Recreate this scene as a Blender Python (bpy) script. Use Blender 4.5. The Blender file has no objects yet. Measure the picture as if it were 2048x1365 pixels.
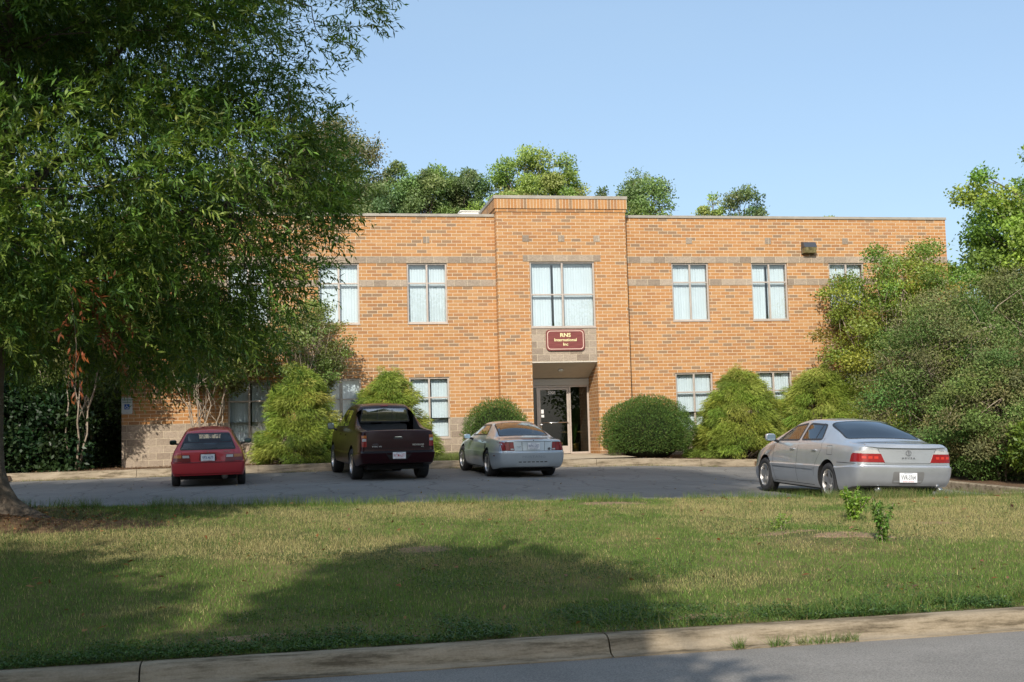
import bpy, bmesh, math, random
import numpy as np
from mathutils import Vector, Matrix
from mathutils.bvhtree import BVHTree
R = math.radians
scene = bpy.context.scene
COL = scene.collection
rng = np.random.default_rng(7)

# ------------------------------------------------------------------ camera, world, sun, exposure
YAW, PITCH, ROLL = 0.1887, 0.08017, -0.02766
CAM = Vector((-6.5445, -36.6646, 0.5))
FPX = 2459.04
cd = bpy.data.cameras.new("camera"); cam = bpy.data.objects.new("camera", cd); COL.objects.link(cam)
cd.sensor_width = 36.0; cd.lens = FPX / 2048 * 36.0; cd.clip_start = 0.1; cd.clip_end = 3000
_fw = Vector((math.sin(YAW) * math.cos(PITCH), math.cos(YAW) * math.cos(PITCH), math.sin(PITCH)))
_ri = Vector((math.cos(YAW), -math.sin(YAW), 0)); _up = _ri.cross(_fw)
_r2 = math.cos(ROLL) * _ri + math.sin(ROLL) * _up; _u2 = -math.sin(ROLL) * _ri + math.cos(ROLL) * _up
cam.matrix_world = Matrix(((_r2.x, _u2.x, -_fw.x, CAM.x), (_r2.y, _u2.y, -_fw.y, CAM.y), (_r2.z, _u2.z, -_fw.z, CAM.z), (0, 0, 0, 1)))
scene.camera = cam

SUN_AZ, SUN_EL = R(22), R(35)        # the light travels towards +Y turned 22 degrees to +X
world = bpy.data.worlds.new("World"); scene.world = world; world.use_nodes = True
wt = world.node_tree; wt.nodes.clear()
wo = wt.nodes.new('ShaderNodeOutputWorld'); wb = wt.nodes.new('ShaderNodeBackground'); ws = wt.nodes.new('ShaderNodeTexSky')
ws.sky_type = 'NISHITA'; ws.sun_disc = False; ws.sun_elevation = SUN_EL; ws.sun_rotation = math.pi + SUN_AZ
ws.air_density = 1.0; ws.dust_density = 2.6; ws.ozone_density = 1.6; ws.altitude = 100
wb.inputs['Strength'].default_value = 0.145
_tc = wt.nodes.new('ShaderNodeTexCoord'); _mp = wt.nodes.new('ShaderNodeMapping'); _mp.inputs['Scale'].default_value = (1.2, 1.2, 5.0); wt.links.new(_tc.outputs['Generated'], _mp.inputs[0])
_nz = wt.nodes.new('ShaderNodeTexNoise'); _nz.inputs['Scale'].default_value = 1.6; _nz.inputs['Detail'].default_value = 6; _nz.inputs['Roughness'].default_value = .55; wt.links.new(_mp.outputs[0], _nz.inputs[0])
_mr = wt.nodes.new('ShaderNodeMapRange'); _mr.inputs[1].default_value = .42; _mr.inputs[2].default_value = .75; _mr.inputs[3].default_value = .38; _mr.inputs[4].default_value = .58; wt.links.new(_nz.outputs[0], _mr.inputs[0])
_mx = wt.nodes.new('ShaderNodeMix'); _mx.data_type = 'RGBA'; wt.links.new(_mr.outputs[0], _mx.inputs[0]); wt.links.new(ws.outputs[0], _mx.inputs[6]); _mx.inputs[7].default_value = (2.35, 3.4, 4.5, 1)   # thin summer haze
wt.links.new(_mx.outputs[2], wb.inputs[0]); wt.links.new(wb.outputs[0], wo.inputs[0])
sl = bpy.data.lights.new("sun", 'SUN'); sl.energy = 3.5; sl.angle = R(0.55); sl.color = (1.0, 0.93, 0.82)
sun = bpy.data.objects.new("sun", sl); COL.objects.link(sun)
ldir = Vector((math.sin(SUN_AZ) * math.cos(SUN_EL), math.cos(SUN_AZ) * math.cos(SUN_EL), -math.sin(SUN_EL)))
sun.rotation_euler = ldir.to_track_quat('-Z', 'Y').to_euler(); sun.location = (-30, -60, 50)
scene.view_settings.view_transform = 'Standard'; scene.view_settings.look = 'None'
scene.view_settings.exposure = 0.46; scene.view_settings.gamma = 1.0
scene.cycles.max_bounces = 6; scene.cycles.transparent_max_bounces = 12
scene.cycles.diffuse_bounces = 3; scene.cycles.glossy_bounces = 3; scene.cycles.transmission_bounces = 4
scene.cycles.use_denoising = True
scene.cycles.caustics_reflective = False; scene.cycles.caustics_refractive = False

# ------------------------------------------------------------------ helpers
def tag(o, label=None, cat=None, group=None, kind=None):
    if label: o['label'] = label
    if cat: o['category'] = cat
    if group: o['group'] = group
    if kind: o['kind'] = kind
    return o

def empty(name, loc=(0, 0, 0), rz=0.0, parent=None):
    o = bpy.data.objects.new(name, None); COL.objects.link(o); o.location = loc; o.rotation_euler = (0, 0, rz)
    o.empty_display_size = 0.2
    if parent: o.parent = parent
    return o

def link(name, me, mat=None, parent=None, smooth=None):
    o = bpy.data.objects.new(name, me); COL.objects.link(o)
    if mat:
        for m in (mat if isinstance(mat, (list, tuple)) else [mat]): me.materials.append(m)
    if parent: o.parent = parent
    if smooth is not None:
        n = len(me.polygons); me.polygons.foreach_set('use_smooth', np.full(n, bool(smooth)))
    return o

def np_mesh(name, V, F, tint=None):
    """V (n,3), F (m,k) constant k"""
    me = bpy.data.meshes.new(name); V = np.asarray(V, np.float32); F = np.asarray(F, np.int32)
    m, k = F.shape
    me.vertices.add(len(V)); me.vertices.foreach_set('co', V.ravel())
    me.loops.add(m * k); me.loops.foreach_set('vertex_index', F.ravel())
    me.polygons.add(m); me.polygons.foreach_set('loop_start', np.arange(0, m * k, k, dtype=np.int32))
    try: me.polygons.foreach_set('loop_total', np.full(m, k, np.int32))
    except Exception: pass
    me.update(calc_edges=True)
    if tint is not None:
        a = me.attributes.new('tint', 'FLOAT_COLOR', 'POINT')
        c = np.ones((len(V), 4), np.float32); c[:, :3] = tint; a.data.foreach_set('color', c.ravel())
    return me

class MB:
    """collects simple solids into one mesh"""
    def __init__(s): s.v = []; s.f = []
    def add(s, V, F):
        b = len(s.v); s.v += [tuple(p) for p in V]; s.f += [tuple(i + b for i in f) for f in F]; return s
    def box(s, x0, y0, z0, x1, y1, z1):
        V = [(x0, y0, z0), (x1, y0, z0), (x1, y1, z0), (x0, y1, z0), (x0, y0, z1), (x1, y0, z1), (x1, y1, z1), (x0, y1, z1)]
        return s.add(V, [(0, 3, 2, 1), (4, 5, 6, 7), (0, 1, 5, 4), (1, 2, 6, 5), (2, 3, 7, 6), (3, 0, 4, 7)])
    def bbox(s, x0, y0, z0, x1, y1, z1, r=0.01):
        """bevelled box"""
        bm = bmesh.new(); bmesh.ops.create_cube(bm, size=1.0)
        bmesh.ops.scale(bm, vec=(x1 - x0, y1 - y0, z1 - z0), verts=bm.verts)
        bmesh.ops.translate(bm, vec=((x0 + x1) / 2, (y0 + y1) / 2, (z0 + z1) / 2), verts=bm.verts)
        bmesh.ops.bevel(bm, geom=list(bm.edges), offset=r, segments=2, profile=0.6, affect='EDGES')
        bm.verts.index_update()
        s.add([v.co[:] for v in bm.verts], [[v.index for v in f.verts] for f in bm.faces]); bm.free(); return s
    def tube(s, pts, rad, n=8, cap=True):
        pts = [Vector(p) for p in pts]; m = len(pts)
        if not hasattr(rad, '__len__'): rad = [rad] * m
        V = []; ref = None
        for i, p in enumerate(pts):
            t = (pts[min(i + 1, m - 1)] - pts[max(i - 1, 0)]).normalized()
            if ref is None:
                ref = t.cross(Vector((0, 0, 1)))
                if ref.length < 0.1: ref = t.cross(Vector((1, 0, 0)))
                ref.normalize()
            ref = (ref - t * ref.dot(t)).normalized(); b = t.cross(ref)
            for k in range(n):
                a = 2 * math.pi * k / n; V.append(p + (ref * math.cos(a) + b * math.sin(a)) * rad[i])
        F = [(i * n + k, i * n + (k + 1) % n, (i + 1) * n + (k + 1) % n, (i + 1) * n + k) for i in range(m - 1) for k in range(n)]
        if cap: F += [tuple(range(n - 1, -1, -1)), tuple((m - 1) * n + k for k in range(n))]
        return s.add(V, F)
    def lathe(s, prof, axis='z', c=(0, 0, 0), n=24):
        """prof: (radius, height) list; revolved about axis through c"""
        V = []; m = len(prof)
        for (r, h) in prof:
            for k in range(n):
                a = 2 * math.pi * k / n; u, w = r * math.cos(a), r * math.sin(a)
                p = {'z': (u, w, h), 'x': (h, u, w), 'y': (w, h, u)}[axis]
                V.append((p[0] + c[0], p[1] + c[1], p[2] + c[2]))
        F = [(i * n + k, i * n + (k + 1) % n, (i + 1) * n + (k + 1) % n, (i + 1) * n + k) for i in range(m - 1) for k in range(n)]
        F += [tuple(range(n - 1, -1, -1)), tuple((m - 1) * n + k for k in range(n))]
        return s.add(V, F)
    def prism(s, poly, y0, y1, axis='y'):
        """polygon in (a,b) extruded along axis: y -> (a,y,b), x -> (x,a,b), z -> (a,b,z)"""
        n = len(poly)
        mk = {'y': lambda p, t: (p[0], t, p[1]), 'x': lambda p, t: (t, p[0], p[1]), 'z': lambda p, t: (p[0], p[1], t)}[axis]
        V = [mk(p, y0) for p in poly] + [mk(p, y1) for p in poly]
        return s.add(V, [tuple(range(n)), tuple(range(2 * n - 1, n - 1, -1))] + [(i, i + n, (i + 1) % n + n, (i + 1) % n) for i in range(n)])
    def build(s, name, mat=None, parent=None, smooth=False, angle=None):
        me = bpy.data.meshes.new(name); me.from_pydata(s.v, [], s.f); me.update()
        bm = bmesh.new(); bm.from_mesh(me); bmesh.ops.recalc_face_normals(bm, faces=bm.faces)
        if angle is not None:
            for f in bm.faces: f.smooth = True
            for e in bm.edges:
                e.smooth = not (len(e.link_faces) == 2 and e.calc_face_angle(0) > R(angle))
        bm.to_mesh(me); bm.free()
        return link(name, me, mat, parent, smooth if angle is None else None)

def text(name, body, size, mat, parent, loc, rot=(math.pi / 2, 0, 0), ext=0.001, sx=1.0, bold=0.0, align='CENTER', spacing=1.0):
    c = bpy.data.curves.new(name, 'FONT'); c.body = body; c.size = size; c.extrude = ext; c.align_x = align; c.align_y = 'CENTER'
    c.offset = bold; c.resolution_u = 3; c.space_character = spacing
    t = bpy.data.objects.new(name + '_tmp', c); COL.objects.link(t)
    dg = bpy.context.evaluated_depsgraph_get(); me = bpy.data.meshes.new_from_object(t.evaluated_get(dg))
    bpy.data.objects.remove(t)
    me.name = name; o = bpy.data.objects.new(name, me); COL.objects.link(o); me.materials.clear(); me.materials.append(mat)
    o.parent = parent; o.location = loc; o.rotation_euler = rot; o.scale = (sx, 1, 1)
    return o

# ------------------------------------------------------------------ noise in numpy
class Noise:
    def __init__(s, seed): s.g = np.random.default_rng(seed).random((256, 256))
    def __call__(s, x, y, sc=1.0):
        x = np.asarray(x) * sc + 1000.3; y = np.asarray(y) * sc + 1000.7
        xi = np.floor(x).astype(int); yi = np.floor(y).astype(int); fx = x - xi; fy = y - yi
        fx = fx * fx * (3 - 2 * fx); fy = fy * fy * (3 - 2 * fy); g = s.g
        a = g[xi % 256, yi % 256]; b = g[(xi + 1) % 256, yi % 256]; c = g[xi % 256, (yi + 1) % 256]; d = g[(xi + 1) % 256, (yi + 1) % 256]
        return (a * (1 - fx) + b * fx) * (1 - fy) + (c * (1 - fx) + d * fx) * fy
    def fbm(s, x, y, sc=1.0, o=4):
        t = 0; w = 0; a = 1.0
        for k in range(o): t = t + a * s(x, y, sc * 2 ** k); w += a; a *= .5
        return t / w
N1, N2, N3 = Noise(1), Noise(2), Noise(3)

# ------------------------------------------------------------------ materials
def nt(name):
    m = bpy.data.materials.new(name); m.use_nodes = True; t = m.node_tree; t.nodes.clear()
    o = t.nodes.new('ShaderNodeOutputMaterial'); return m, t, o
def nd(t, typ, **kw):
    n = t.nodes.new('ShaderNode' + typ)
    for k, v in kw.items():
        if k.startswith('_'): setattr(n, k[1:], v)
        else: n.inputs[k].default_value = v
    return n
def rgb(c): return (c[0], c[1], c[2], 1.0)
def ramp(t, src, stops, interp='LINEAR'):
    n = t.nodes.new('ShaderNodeValToRGB'); cr = n.color_ramp; cr.interpolation = interp
    while len(cr.elements) > 1: cr.elements.remove(cr.elements[0])
    cr.elements[0].position = stops[0][0]; cr.elements[0].color = rgb(stops[0][1])
    for p, c in stops[1:]:
        e = cr.elements.new(p); e.color = rgb(c)
    t.links.new(src, n.inputs[0]); return n.outputs[0]
def mixc(t, f, a, b, mode='MIX'):
    n = t.nodes.new('ShaderNodeMix'); n.data_type = 'RGBA'; n.blend_type = mode
    for i, v in ((0, f), (6, a), (7, b)):
        if hasattr(v, 'is_output') or hasattr(v, 'links'): t.links.new(v, n.inputs[i])
        elif i == 0: n.inputs[0].default_value = v
        else: n.inputs[i].default_value = rgb(v)
    return n.outputs[2]
def objco(t): return nd(t, 'TexCoord').outputs['Object']
def noise(t, co, scale, detail=4, rough=.55, out='Fac'):
    n = nd(t, 'TexNoise', Scale=scale, Detail=detail, Roughness=rough); t.links.new(co, n.inputs['Vector']); return n.outputs[out]
def bump(t, h, dist, strength=1.0):
    b = nd(t, 'Bump', Strength=strength, Distance=dist); t.links.new(h, b.inputs['Height']); return b.outputs[0]

def mat(name, col, rough=.6, metal=0.0, spec=.5, var=0.0, vscale=6.0, bscale=None, bdist=.002, col2=None, coat=0.0):
    m, t, o = nt(name); p = nd(t, 'BsdfPrincipled', Roughness=rough, Metallic=metal); p.inputs['Specular IOR Level'].default_value = spec
    p.inputs['Base Color'].default_value = rgb(col)
    if coat: p.inputs['Coat Weight'].default_value = coat; p.inputs['Coat Roughness'].default_value = .04
    if var or col2:
        f = noise(t, objco(t), vscale, 5, .6); c2 = col2 or tuple(min(1, c * (1 + var)) for c in col); c1 = col if col2 else tuple(c * (1 - var) for c in col)
        t.links.new(ramp(t, f, [(.32, c1), (.68, c2)]), p.inputs['Base Color'])
    if bscale: t.links.new(bump(t, noise(t, objco(t), bscale, 4, .6), bdist), p.inputs['Normal'])
    t.links.new(p.outputs[0], o.inputs[0]); return m

def brick_vec(t, dz=0.0, swap=False):
    """wall coordinates: along the wall, up; picked by the face normal"""
    co = objco(t); g = nd(t, 'NewGeometry'); sn = nd(t, 'SeparateXYZ'); t.links.new(g.outputs['True Normal'], sn.inputs[0])
    ab = nd(t, 'Math', _operation='ABSOLUTE'); t.links.new(sn.outputs[0], ab.inputs[0])
    gt = nd(t, 'Math', _operation='GREATER_THAN'); t.links.new(ab.outputs[0], gt.inputs[0]); gt.inputs[1].default_value = .6
    sp = nd(t, 'SeparateXYZ'); t.links.new(co, sp.inputs[0])
    mx = nd(t, 'Mix'); t.links.new(gt.outputs[0], mx.inputs[0]); t.links.new(sp.outputs[0], mx.inputs[2]); t.links.new(sp.outputs[1], mx.inputs[3])
    ad = nd(t, 'Math', _operation='ADD'); t.links.new(sp.outputs[2], ad.inputs[0]); ad.inputs[1].default_value = dz
    sh = nd(t, 'Math', _operation='ADD'); t.links.new(mx.outputs[0], sh.inputs[0]); sh.inputs[1].default_value = 60.0
    c = nd(t, 'CombineXYZ'); t.links.new(sh.outputs[0], c.inputs[0]); t.links.new(ad.outputs[0], c.inputs[1]); return c.outputs[0]

def brick_mat(name, bw, rh, stops, mortar, msize, dz=0.0, offset=.5, rough_bump=None, var=.16):
    m, t, o = nt(name); v = brick_vec(t, dz)
    b = nd(t, 'TexBrick', _offset=offset, _squash=1.0); b.inputs['Scale'].default_value = 1.0
    b.inputs['Brick Width'].default_value = bw; b.inputs['Row Height'].default_value = rh
    b.inputs['Mortar Size'].default_value = msize; b.inputs['Mortar Smooth'].default_value = .15; b.inputs['Bias'].default_value = 0
    b.inputs['Color1'].default_value = (0, 0, 0, 1); b.inputs['Color2'].default_value = (1, 1, 1, 1); b.inputs['Mortar'].default_value = (.5, .5, .5, 1)
    t.links.new(v, b.inputs['Vector'])
    col = ramp(t, b.outputs['Color'], stops, 'LINEAR')
    fine = noise(t, objco(t), 34, 4, .7); big = noise(t, objco(t), .7, 3, .5)
    col = mixc(t, 1.0, col, ramp(t, fine, [(.25, (1 - var,) * 3), (.75, (1 + var * .6,) * 3)]), 'MULTIPLY')
    col = mixc(t, 1.0, col, ramp(t, big, [(.3, (.92, .9, .88)), (.7, (1.05, 1.04, 1.03))]), 'MULTIPLY')
    mor = ramp(t, noise(t, objco(t), 12, 3, .6), [(.3, tuple(c * .82 for c in mortar)), (.7, mortar)])
    col = mixc(t, b.outputs['Fac'], col, mor)
    p = nd(t, 'BsdfPrincipled', Roughness=.86); p.inputs['Specular IOR Level'].default_value = .25
    t.links.new(col, p.inputs['Base Color'])
    inv = nd(t, 'Math', _operation='SUBTRACT'); inv.inputs[0].default_value = 1.0; t.links.new(b.outputs['Fac'], inv.inputs[1])
    n1 = bump(t, inv.outputs[0], .006)
    b2 = nd(t, 'Bump', Strength=1.0, Distance=rough_bump or .0025); t.links.new(noise(t, objco(t), 9 if rough_bump else 45, 5, .65), b2.inputs['Height']); t.links.new(n1, b2.inputs['Normal'])
    t.links.new(b2.outputs[0], p.inputs['Normal']); t.links.new(p.outputs[0], o.inputs[0]); return m

def leaf_mat(name, trans=.35, rough=.5, sat=1.0, spec=.35):
    m, t, o = nt(name); a = nd(t, 'Attribute', _attribute_name='tint')
    p = nd(t, 'BsdfPrincipled', Roughness=rough); p.inputs['Specular IOR Level'].default_value = spec
    t.links.new(a.outputs['Color'], p.inputs['Base Color'])
    tr = nd(t, 'BsdfTranslucent'); c = mixc(t, 1.0, a.outputs['Color'], (1.25, 1.35, .55), 'MULTIPLY'); t.links.new(c, tr.inputs[0])
    mx = nd(t, 'MixShader', Fac=trans); t.links.new(p.outputs[0], mx.inputs[1]); t.links.new(tr.outputs[0], mx.inputs[2])
    t.links.new(mx.outputs[0], o.inputs[0]); return m

def glass_mat(name, tint, refl=1.0, rough=0.0, dark=0.0):
    """thin pane: what is behind shows through tinted, the sky and trees mirror in it"""
    m, t, o = nt(name); tr = nd(t, 'BsdfTransparent'); tr.inputs[0].default_value = rgb(tint)
    g = nd(t, 'BsdfGlossy', Roughness=rough); g.inputs[0].default_value = (1, 1, 1, 1)
    f = nd(t, 'Fresnel'); g2 = nd(t, 'NewGeometry'); ir = nd(t, 'MapRange'); t.links.new(g2.outputs['Backfacing'], ir.inputs[0]); ir.inputs[3].default_value = 1.55; ir.inputs[4].default_value = 1 / 1.55; t.links.new(ir.outputs[0], f.inputs['IOR']); mu = nd(t, 'Math', _operation='MULTIPLY'); t.links.new(f.outputs[0], mu.inputs[0]); mu.inputs[1].default_value = refl
    mu.use_clamp = True
    mx = nd(t, 'MixShader'); t.links.new(mu.outputs[0], mx.inputs[0]); t.links.new(tr.outputs[0], mx.inputs[1]); t.links.new(g.outputs[0], mx.inputs[2])
    t.links.new(mx.outputs[0], o.inputs[0]); return m

def paint(name, col, metal=.0, rough=.35, coat=1.0, flake=0.0):
    m, t, o = nt(name); p = nd(t, 'BsdfPrincipled', Roughness=rough, Metallic=metal)
    p.inputs['Coat Weight'].default_value = coat; p.inputs['Coat Roughness'].default_value = .03
    f = noise(t, objco(t), 3.0, 4, .6)
    t.links.new(ramp(t, f, [(.3, tuple(c * .94 for c in col)), (.7, tuple(min(1, c * 1.05) for c in col))]), p.inputs['Base Color'])
    rr = nd(t, 'MapRange'); t.links.new(noise(t, objco(t), 7, 5, .7), rr.inputs[0]); rr.inputs[3].default_value = rough - .04; rr.inputs[4].default_value = rough + .06
    t.links.new(rr.outputs[0], p.inputs['Roughness'])
    t.links.new(p.outputs[0], o.inputs[0]); return m

M = {}
_or = [(0.0, (.28, .185, .115)), (.07, (.31, .195, .11)), (.13, (.37, .19, .09)), (.28, (.425, .209, .083)), (.6, (.475, .238, .092)), (.85, (.465, .256, .112)), (1.0, (.51, .282, .127))]
M['brick'] = brick_mat('brick_running_bond', .3048, .1016, _or, (.72, .58, .41), .0078)
M['soldier'] = brick_mat('brick_soldier', .1016, .42, _or, (.72, .58, .41), .0078, dz=.08, offset=0.0)
M['block'] = brick_mat('split_face_block', .4064, .2032, [(0, (.27, .215, .165)), (.5, (.35, .285, .22)), (1, (.42, .345, .27))], (.60, .50, .36), .008, rough_bump=.03, var=.3)
M['block_half'] = brick_mat('split_face_block_half', .4064, .2032, [(0, (.27, .215, .165)), (.5, (.35, .285, .22)), (1, (.42, .345, .27))], (.60, .50, .36), .008, dz=.1016, rough_bump=.03, var=.3)
M['coping'] = mat('coping_metal', (.33, .30, .25), .55, var=.14, vscale=3, metal=.1)
M['alu'] = mat('window_frame_metal', (.50, .43, .37), .45, .35, var=.08, vscale=5)
M['glass'] = glass_mat('window_glass', (.95, .982, .990), 1.0)
M['door_glass'] = glass_mat('door_glass', (.55, .57, .55), 1.0)
M['blind'] = mat('blind_slat', (.74, .78, .80), .7, var=.04, vscale=2)
M['blind2'] = mat('blind_slat_shaded', (.66, .72, .72), .7)
M['dark'] = mat('dark_interior', (.035, .035, .035), .8)
M['inwall'] = mat('interior_wall', (.20, .19, .17), .9)
M['plaster'] = mat('painted_soffit', (.58, .53, .45), .8, var=.05, bscale=60, bdist=.001)
M['roofing'] = mat('white_roof_metal', (.74, .72, .66), .5, var=.06)
M['roof'] = mat('roof_membrane', (.25, .24, .22), .9, var=.1)
M['black'] = mat('black_plastic', (.02, .02, .022), .5)
M['rubber'] = mat('tyre_rubber', (.022, .022, .023), .82, bscale=70, bdist=.001)
M['trim'] = mat('black_rubber_trim', (.015, .015, .016), .45)
M['gap'] = mat('panel_gap', (.01, .01, .01), .9)
M['chrome'] = mat('chrome', (.75, .75, .74), .12, 1.0)
M['alloy'] = mat('alloy_wheel', (.62, .61, .60), .28, .9, var=.08)
M['bark'] = mat('bark', (.10, .075, .055), .95, col2=(.17, .135, .10), vscale=9, bscale=26, bdist=.02)
M['bark_pale'] = mat('smooth_pale_bark', (.26, .20, .145), .85, col2=(.36, .30, .23), vscale=7, bscale=20, bdist=.004)
M['leaf'] = leaf_mat('leaf', .30, .42)
M['leaf_oak'] = leaf_mat('oak_leaf', .30, .42, spec=.35)
M['needle'] = leaf_mat('needle', .22, .6, spec=.2)
M['blade'] = leaf_mat('grass_blade', .30, .6, spec=.2)
# ------------------------------------------------------------------ terrain
def lerp(x, xs, ys): return np.interp(x, xs, ys)
def zk(x): return lerp(x, [-30, -12, -4, -.6, 3.7, 5.9, 14, 30], [-.2, -.2, -.18, -.24, -.32, -.42, -.6, -.8])
YK = -3.2; YG = -19.2; YC = -27.55
def kerb_shift(x): return .021 * (np.clip(x, -22, 14) + 5)     # the street runs very slightly askew to the building
LX0, LX1 = -13.3, 6.8
def lot_z(x, y):
    d2 = lerp(x, [-12, 0, 3.5, 14], [.13, .18, .28, .3])
    return zk(x) - .15 * np.clip((YK - y) / 4, 0, 1) - d2 * np.clip((YK - 4 - y) / 11.6, 0, 1.1)
def grass_edge(x): return lerp(x, [-30, -12, -9.7, -5.5, 0, 2.2, 5, 14, 30], [-.22, -.20, -.23, -.34, -.45, -.53, -.57, -.62, -.7])
def wall_z(x): return lerp(x, [-12, 2, 5, 15], [.02, 0, -.08, -.2])
TREE = (-10.2, -20.2)
def lawn_z(x, y):
    yc = YC + kerb_shift(x); t = np.clip((y - yc) / (YG - yc), 0, 1); s = .75 * t + .25 * np.sin(t * math.pi / 2)
    z = -.965 + (grass_edge(x) + .965) * s + .045 * (N1.fbm(x, y, .9) - .5) * np.minimum(1, np.minimum(t, 1 - t) * 8)
    r = np.hypot(x - TREE[0], y - TREE[1]); z = z + .10 * np.exp(-(r / .8) ** 2)
    z = z + .07 * np.exp(-(((x + .5) / .7) ** 2 + ((y + 23.9) / .8) ** 2))
    return z
def ground_z(x, y):
    x = np.asarray(x, float); y = np.asarray(y, float)
    inlot = (x > LX0) & (x < LX1)
    zl = lot_z(x, y); zmid = np.where(inlot, zl - .06, zl + .14)
    kt = zk(x) + .165
    tb = np.clip((y - YK) / 3.2, 0, 1); zb = kt + (wall_z(x) - kt) * tb + .03 * (N2.fbm(x, y, 1.3) - .5)
    zb = zb - .06 * ((x > .7) & (x < 3.4))
    z = np.where(y > YK, zb, zmid)
    e = np.clip((y - YG) / 1.2, 0, 1); z = np.where((y < YG + 1.2) & ~inlot, grass_edge(x) * (1 - e) + z * e, z)
    return z

def grid_mesh(name, xs, ys, zf, mat, kind='structure'):
    X, Y = np.meshgrid(xs, ys, indexing='ij'); Z = zf(X, Y); V = np.stack([X, Y, Z], -1).reshape(-1, 3)
    nx, ny = len(xs), len(ys); i, j = np.meshgrid(np.arange(nx - 1), np.arange(ny - 1), indexing='ij'); a = (i * ny + j).ravel()
    F = np.stack([a, a + ny, a + ny + 1, a + 1], 1)
    o = link(name, np_mesh(name, V, F), mat, smooth=True); tag(o, kind=kind); return o

def asphalt(name, base, patch=0.0, agg=.16):
    m, t, o = nt(name); co = objco(t); p = nd(t, 'BsdfPrincipled', Roughness=.88); p.inputs['Specular IOR Level'].default_value = .3
    g = noise(t, co, 85, 4, .75); b = noise(t, co, .45, 5, .6); c = noise(t, co, 2.6, 4, .6)
    col = ramp(t, b, [(.3, tuple(x * .84 for x in base)), (.7, tuple(x * 1.14 for x in base))])
    col = mixc(t, 1.0, col, ramp(t, g, [(.3, (1 - agg * 1.6,) * 3), (.5, (1, 1, 1)), (.78, (1 + agg * 2.6,) * 3)]), 'MULTIPLY')
    col = mixc(t, 1.0, col, ramp(t, c, [(.35, (.93,) * 3), (.65, (1.05,) * 3)]), 'MULTIPLY')
    if patch:
        w = nd(t, 'TexWave', Scale=.35, Distortion=9.0, Detail=3.0); w.inputs['Detail Scale'].default_value = 1.2; t.links.new(co, w.inputs[0])
        col = mixc(t, 1.0, col, ramp(t, w.outputs['Fac'], [(0.0, (.62, .6, .58)), (.012, (1, 1, 1))]), 'MULTIPLY')
    t.links.new(col, p.inputs['Base Color']); t.links.new(bump(t, g, .004), p.inputs['Normal']); t.links.new(p.outputs[0], o.inputs[0]); return m
M['lot'] = asphalt('lot_asphalt', (.18, .172, .158), 1.0)
M['street'] = asphalt('street_asphalt', (.22, .205, .185), 0, .3)

def concrete(name, base, stain=True):
    m, t, o = nt(name); co = objco(t); p = nd(t, 'BsdfPrincipled', Roughness=.9); p.inputs['Specular IOR Level'].default_value = .25
    col = ramp(t, noise(t, co, 1.4, 5, .65), [(.3, tuple(x * .78 for x in base)), (.7, tuple(x * 1.1 for x in base))])
    g = noise(t, co, 55, 4, .7)
    col = mixc(t, 1.0, col, ramp(t, g, [(.3, (.86,) * 3), (.7, (1.08,) * 3)]), 'MULTIPLY')
    if stain:
        mp = nd(t, 'Mapping'); mp.inputs['Scale'].default_value = (.9, 5.0, 7.0); t.links.new(co, mp.inputs[0])
        s = nd(t, 'TexNoise', Scale=1.3, Detail=6.0, Roughness=.75); t.links.new(mp.outputs[0], s.inputs[0])
        col = mixc(t, 1.0, col, ramp(t, s.outputs[0], [(.38, (.34, .32, .28)), (.5, (.82, .80, .76)), (.62, (1, 1, 1))]), 'MULTIPLY')
    t.links.new(col, p.inputs['Base Color']); t.links.new(bump(t, g, .003), p.inputs['Normal']); t.links.new(p.outputs[0], o.inputs[0]); return m
M['kerb'] = concrete('kerb_concrete', (.34, .28, .20))
M['walk'] = concrete('walkway_concrete', (.46, .38, .27), False)

def soil(name, stops, sc=1.2, fine=40, bd=.02):
    m, t, o = nt(name); co = objco(t); p = nd(t, 'BsdfPrincipled', Roughness=.95); p.inputs['Specular IOR Level'].default_value = .15
    col = ramp(t, noise(t, co, sc, 6, .65), stops); f = noise(t, co, fine, 4, .75)
    col = mixc(t, 1.0, col, ramp(t, f, [(.3, (.6,) * 3), (.7, (1.3,) * 3)]), 'MULTIPLY')
    t.links.new(col, p.inputs['Base Color']); t.links.new(bump(t, f, bd), p.inputs['Normal']); t.links.new(p.outputs[0], o.inputs[0]); return m
M['mulch'] = soil('mulch_bed', [(.3, (.10, .065, .04)), (.6, (.19, .12, .075)), (.75, (.28, .20, .13))], 3, 30)
M['turf'] = soil('turf_soil', [(.28, (.07, .085, .025)), (.5, (.12, .12, .042)), (.66, (.22, .17, .08)), (.8, (.30, .21, .12))], .8, 60, .015)
M['far'] = soil('distant_grass', [(.3, (.05, .075, .02)), (.7, (.10, .11, .04))], .05, 2, .01)

_lx = np.arange(-32, 26.01, .16); _lt = np.linspace(0, 1, 60); _X, _T = np.meshgrid(_lx, _lt, indexing='ij'); _Y = (YC + kerb_shift(_X)) * (1 - _T) + YG * _T
_ij = np.arange(len(_lx) * 60).reshape(len(_lx), 60); tag(link('lawn', np_mesh('lawn', np.stack([_X, _Y, lawn_z(_X, _Y)], -1).reshape(-1, 3), np.stack([_ij[:-1, :-1], _ij[1:, :-1], _ij[1:, 1:], _ij[:-1, 1:]], -1).reshape(-1, 4)), M['turf'], smooth=True), kind='structure')
gx = np.unique(np.round(np.concatenate([np.arange(-60, 60.1, 1.0), [LX0 - .01, LX0 + .01, LX1 - .01, LX1 + .01]]), 3))
gy = np.unique(np.round(np.concatenate([[YG], np.arange(YG + .2, YK, .5), [YK - .02, YK + .14], np.arange(YK + .4, 30, .8)]), 3))
grid_mesh('ground', gx, gy, ground_z, M['mulch'])
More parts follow.
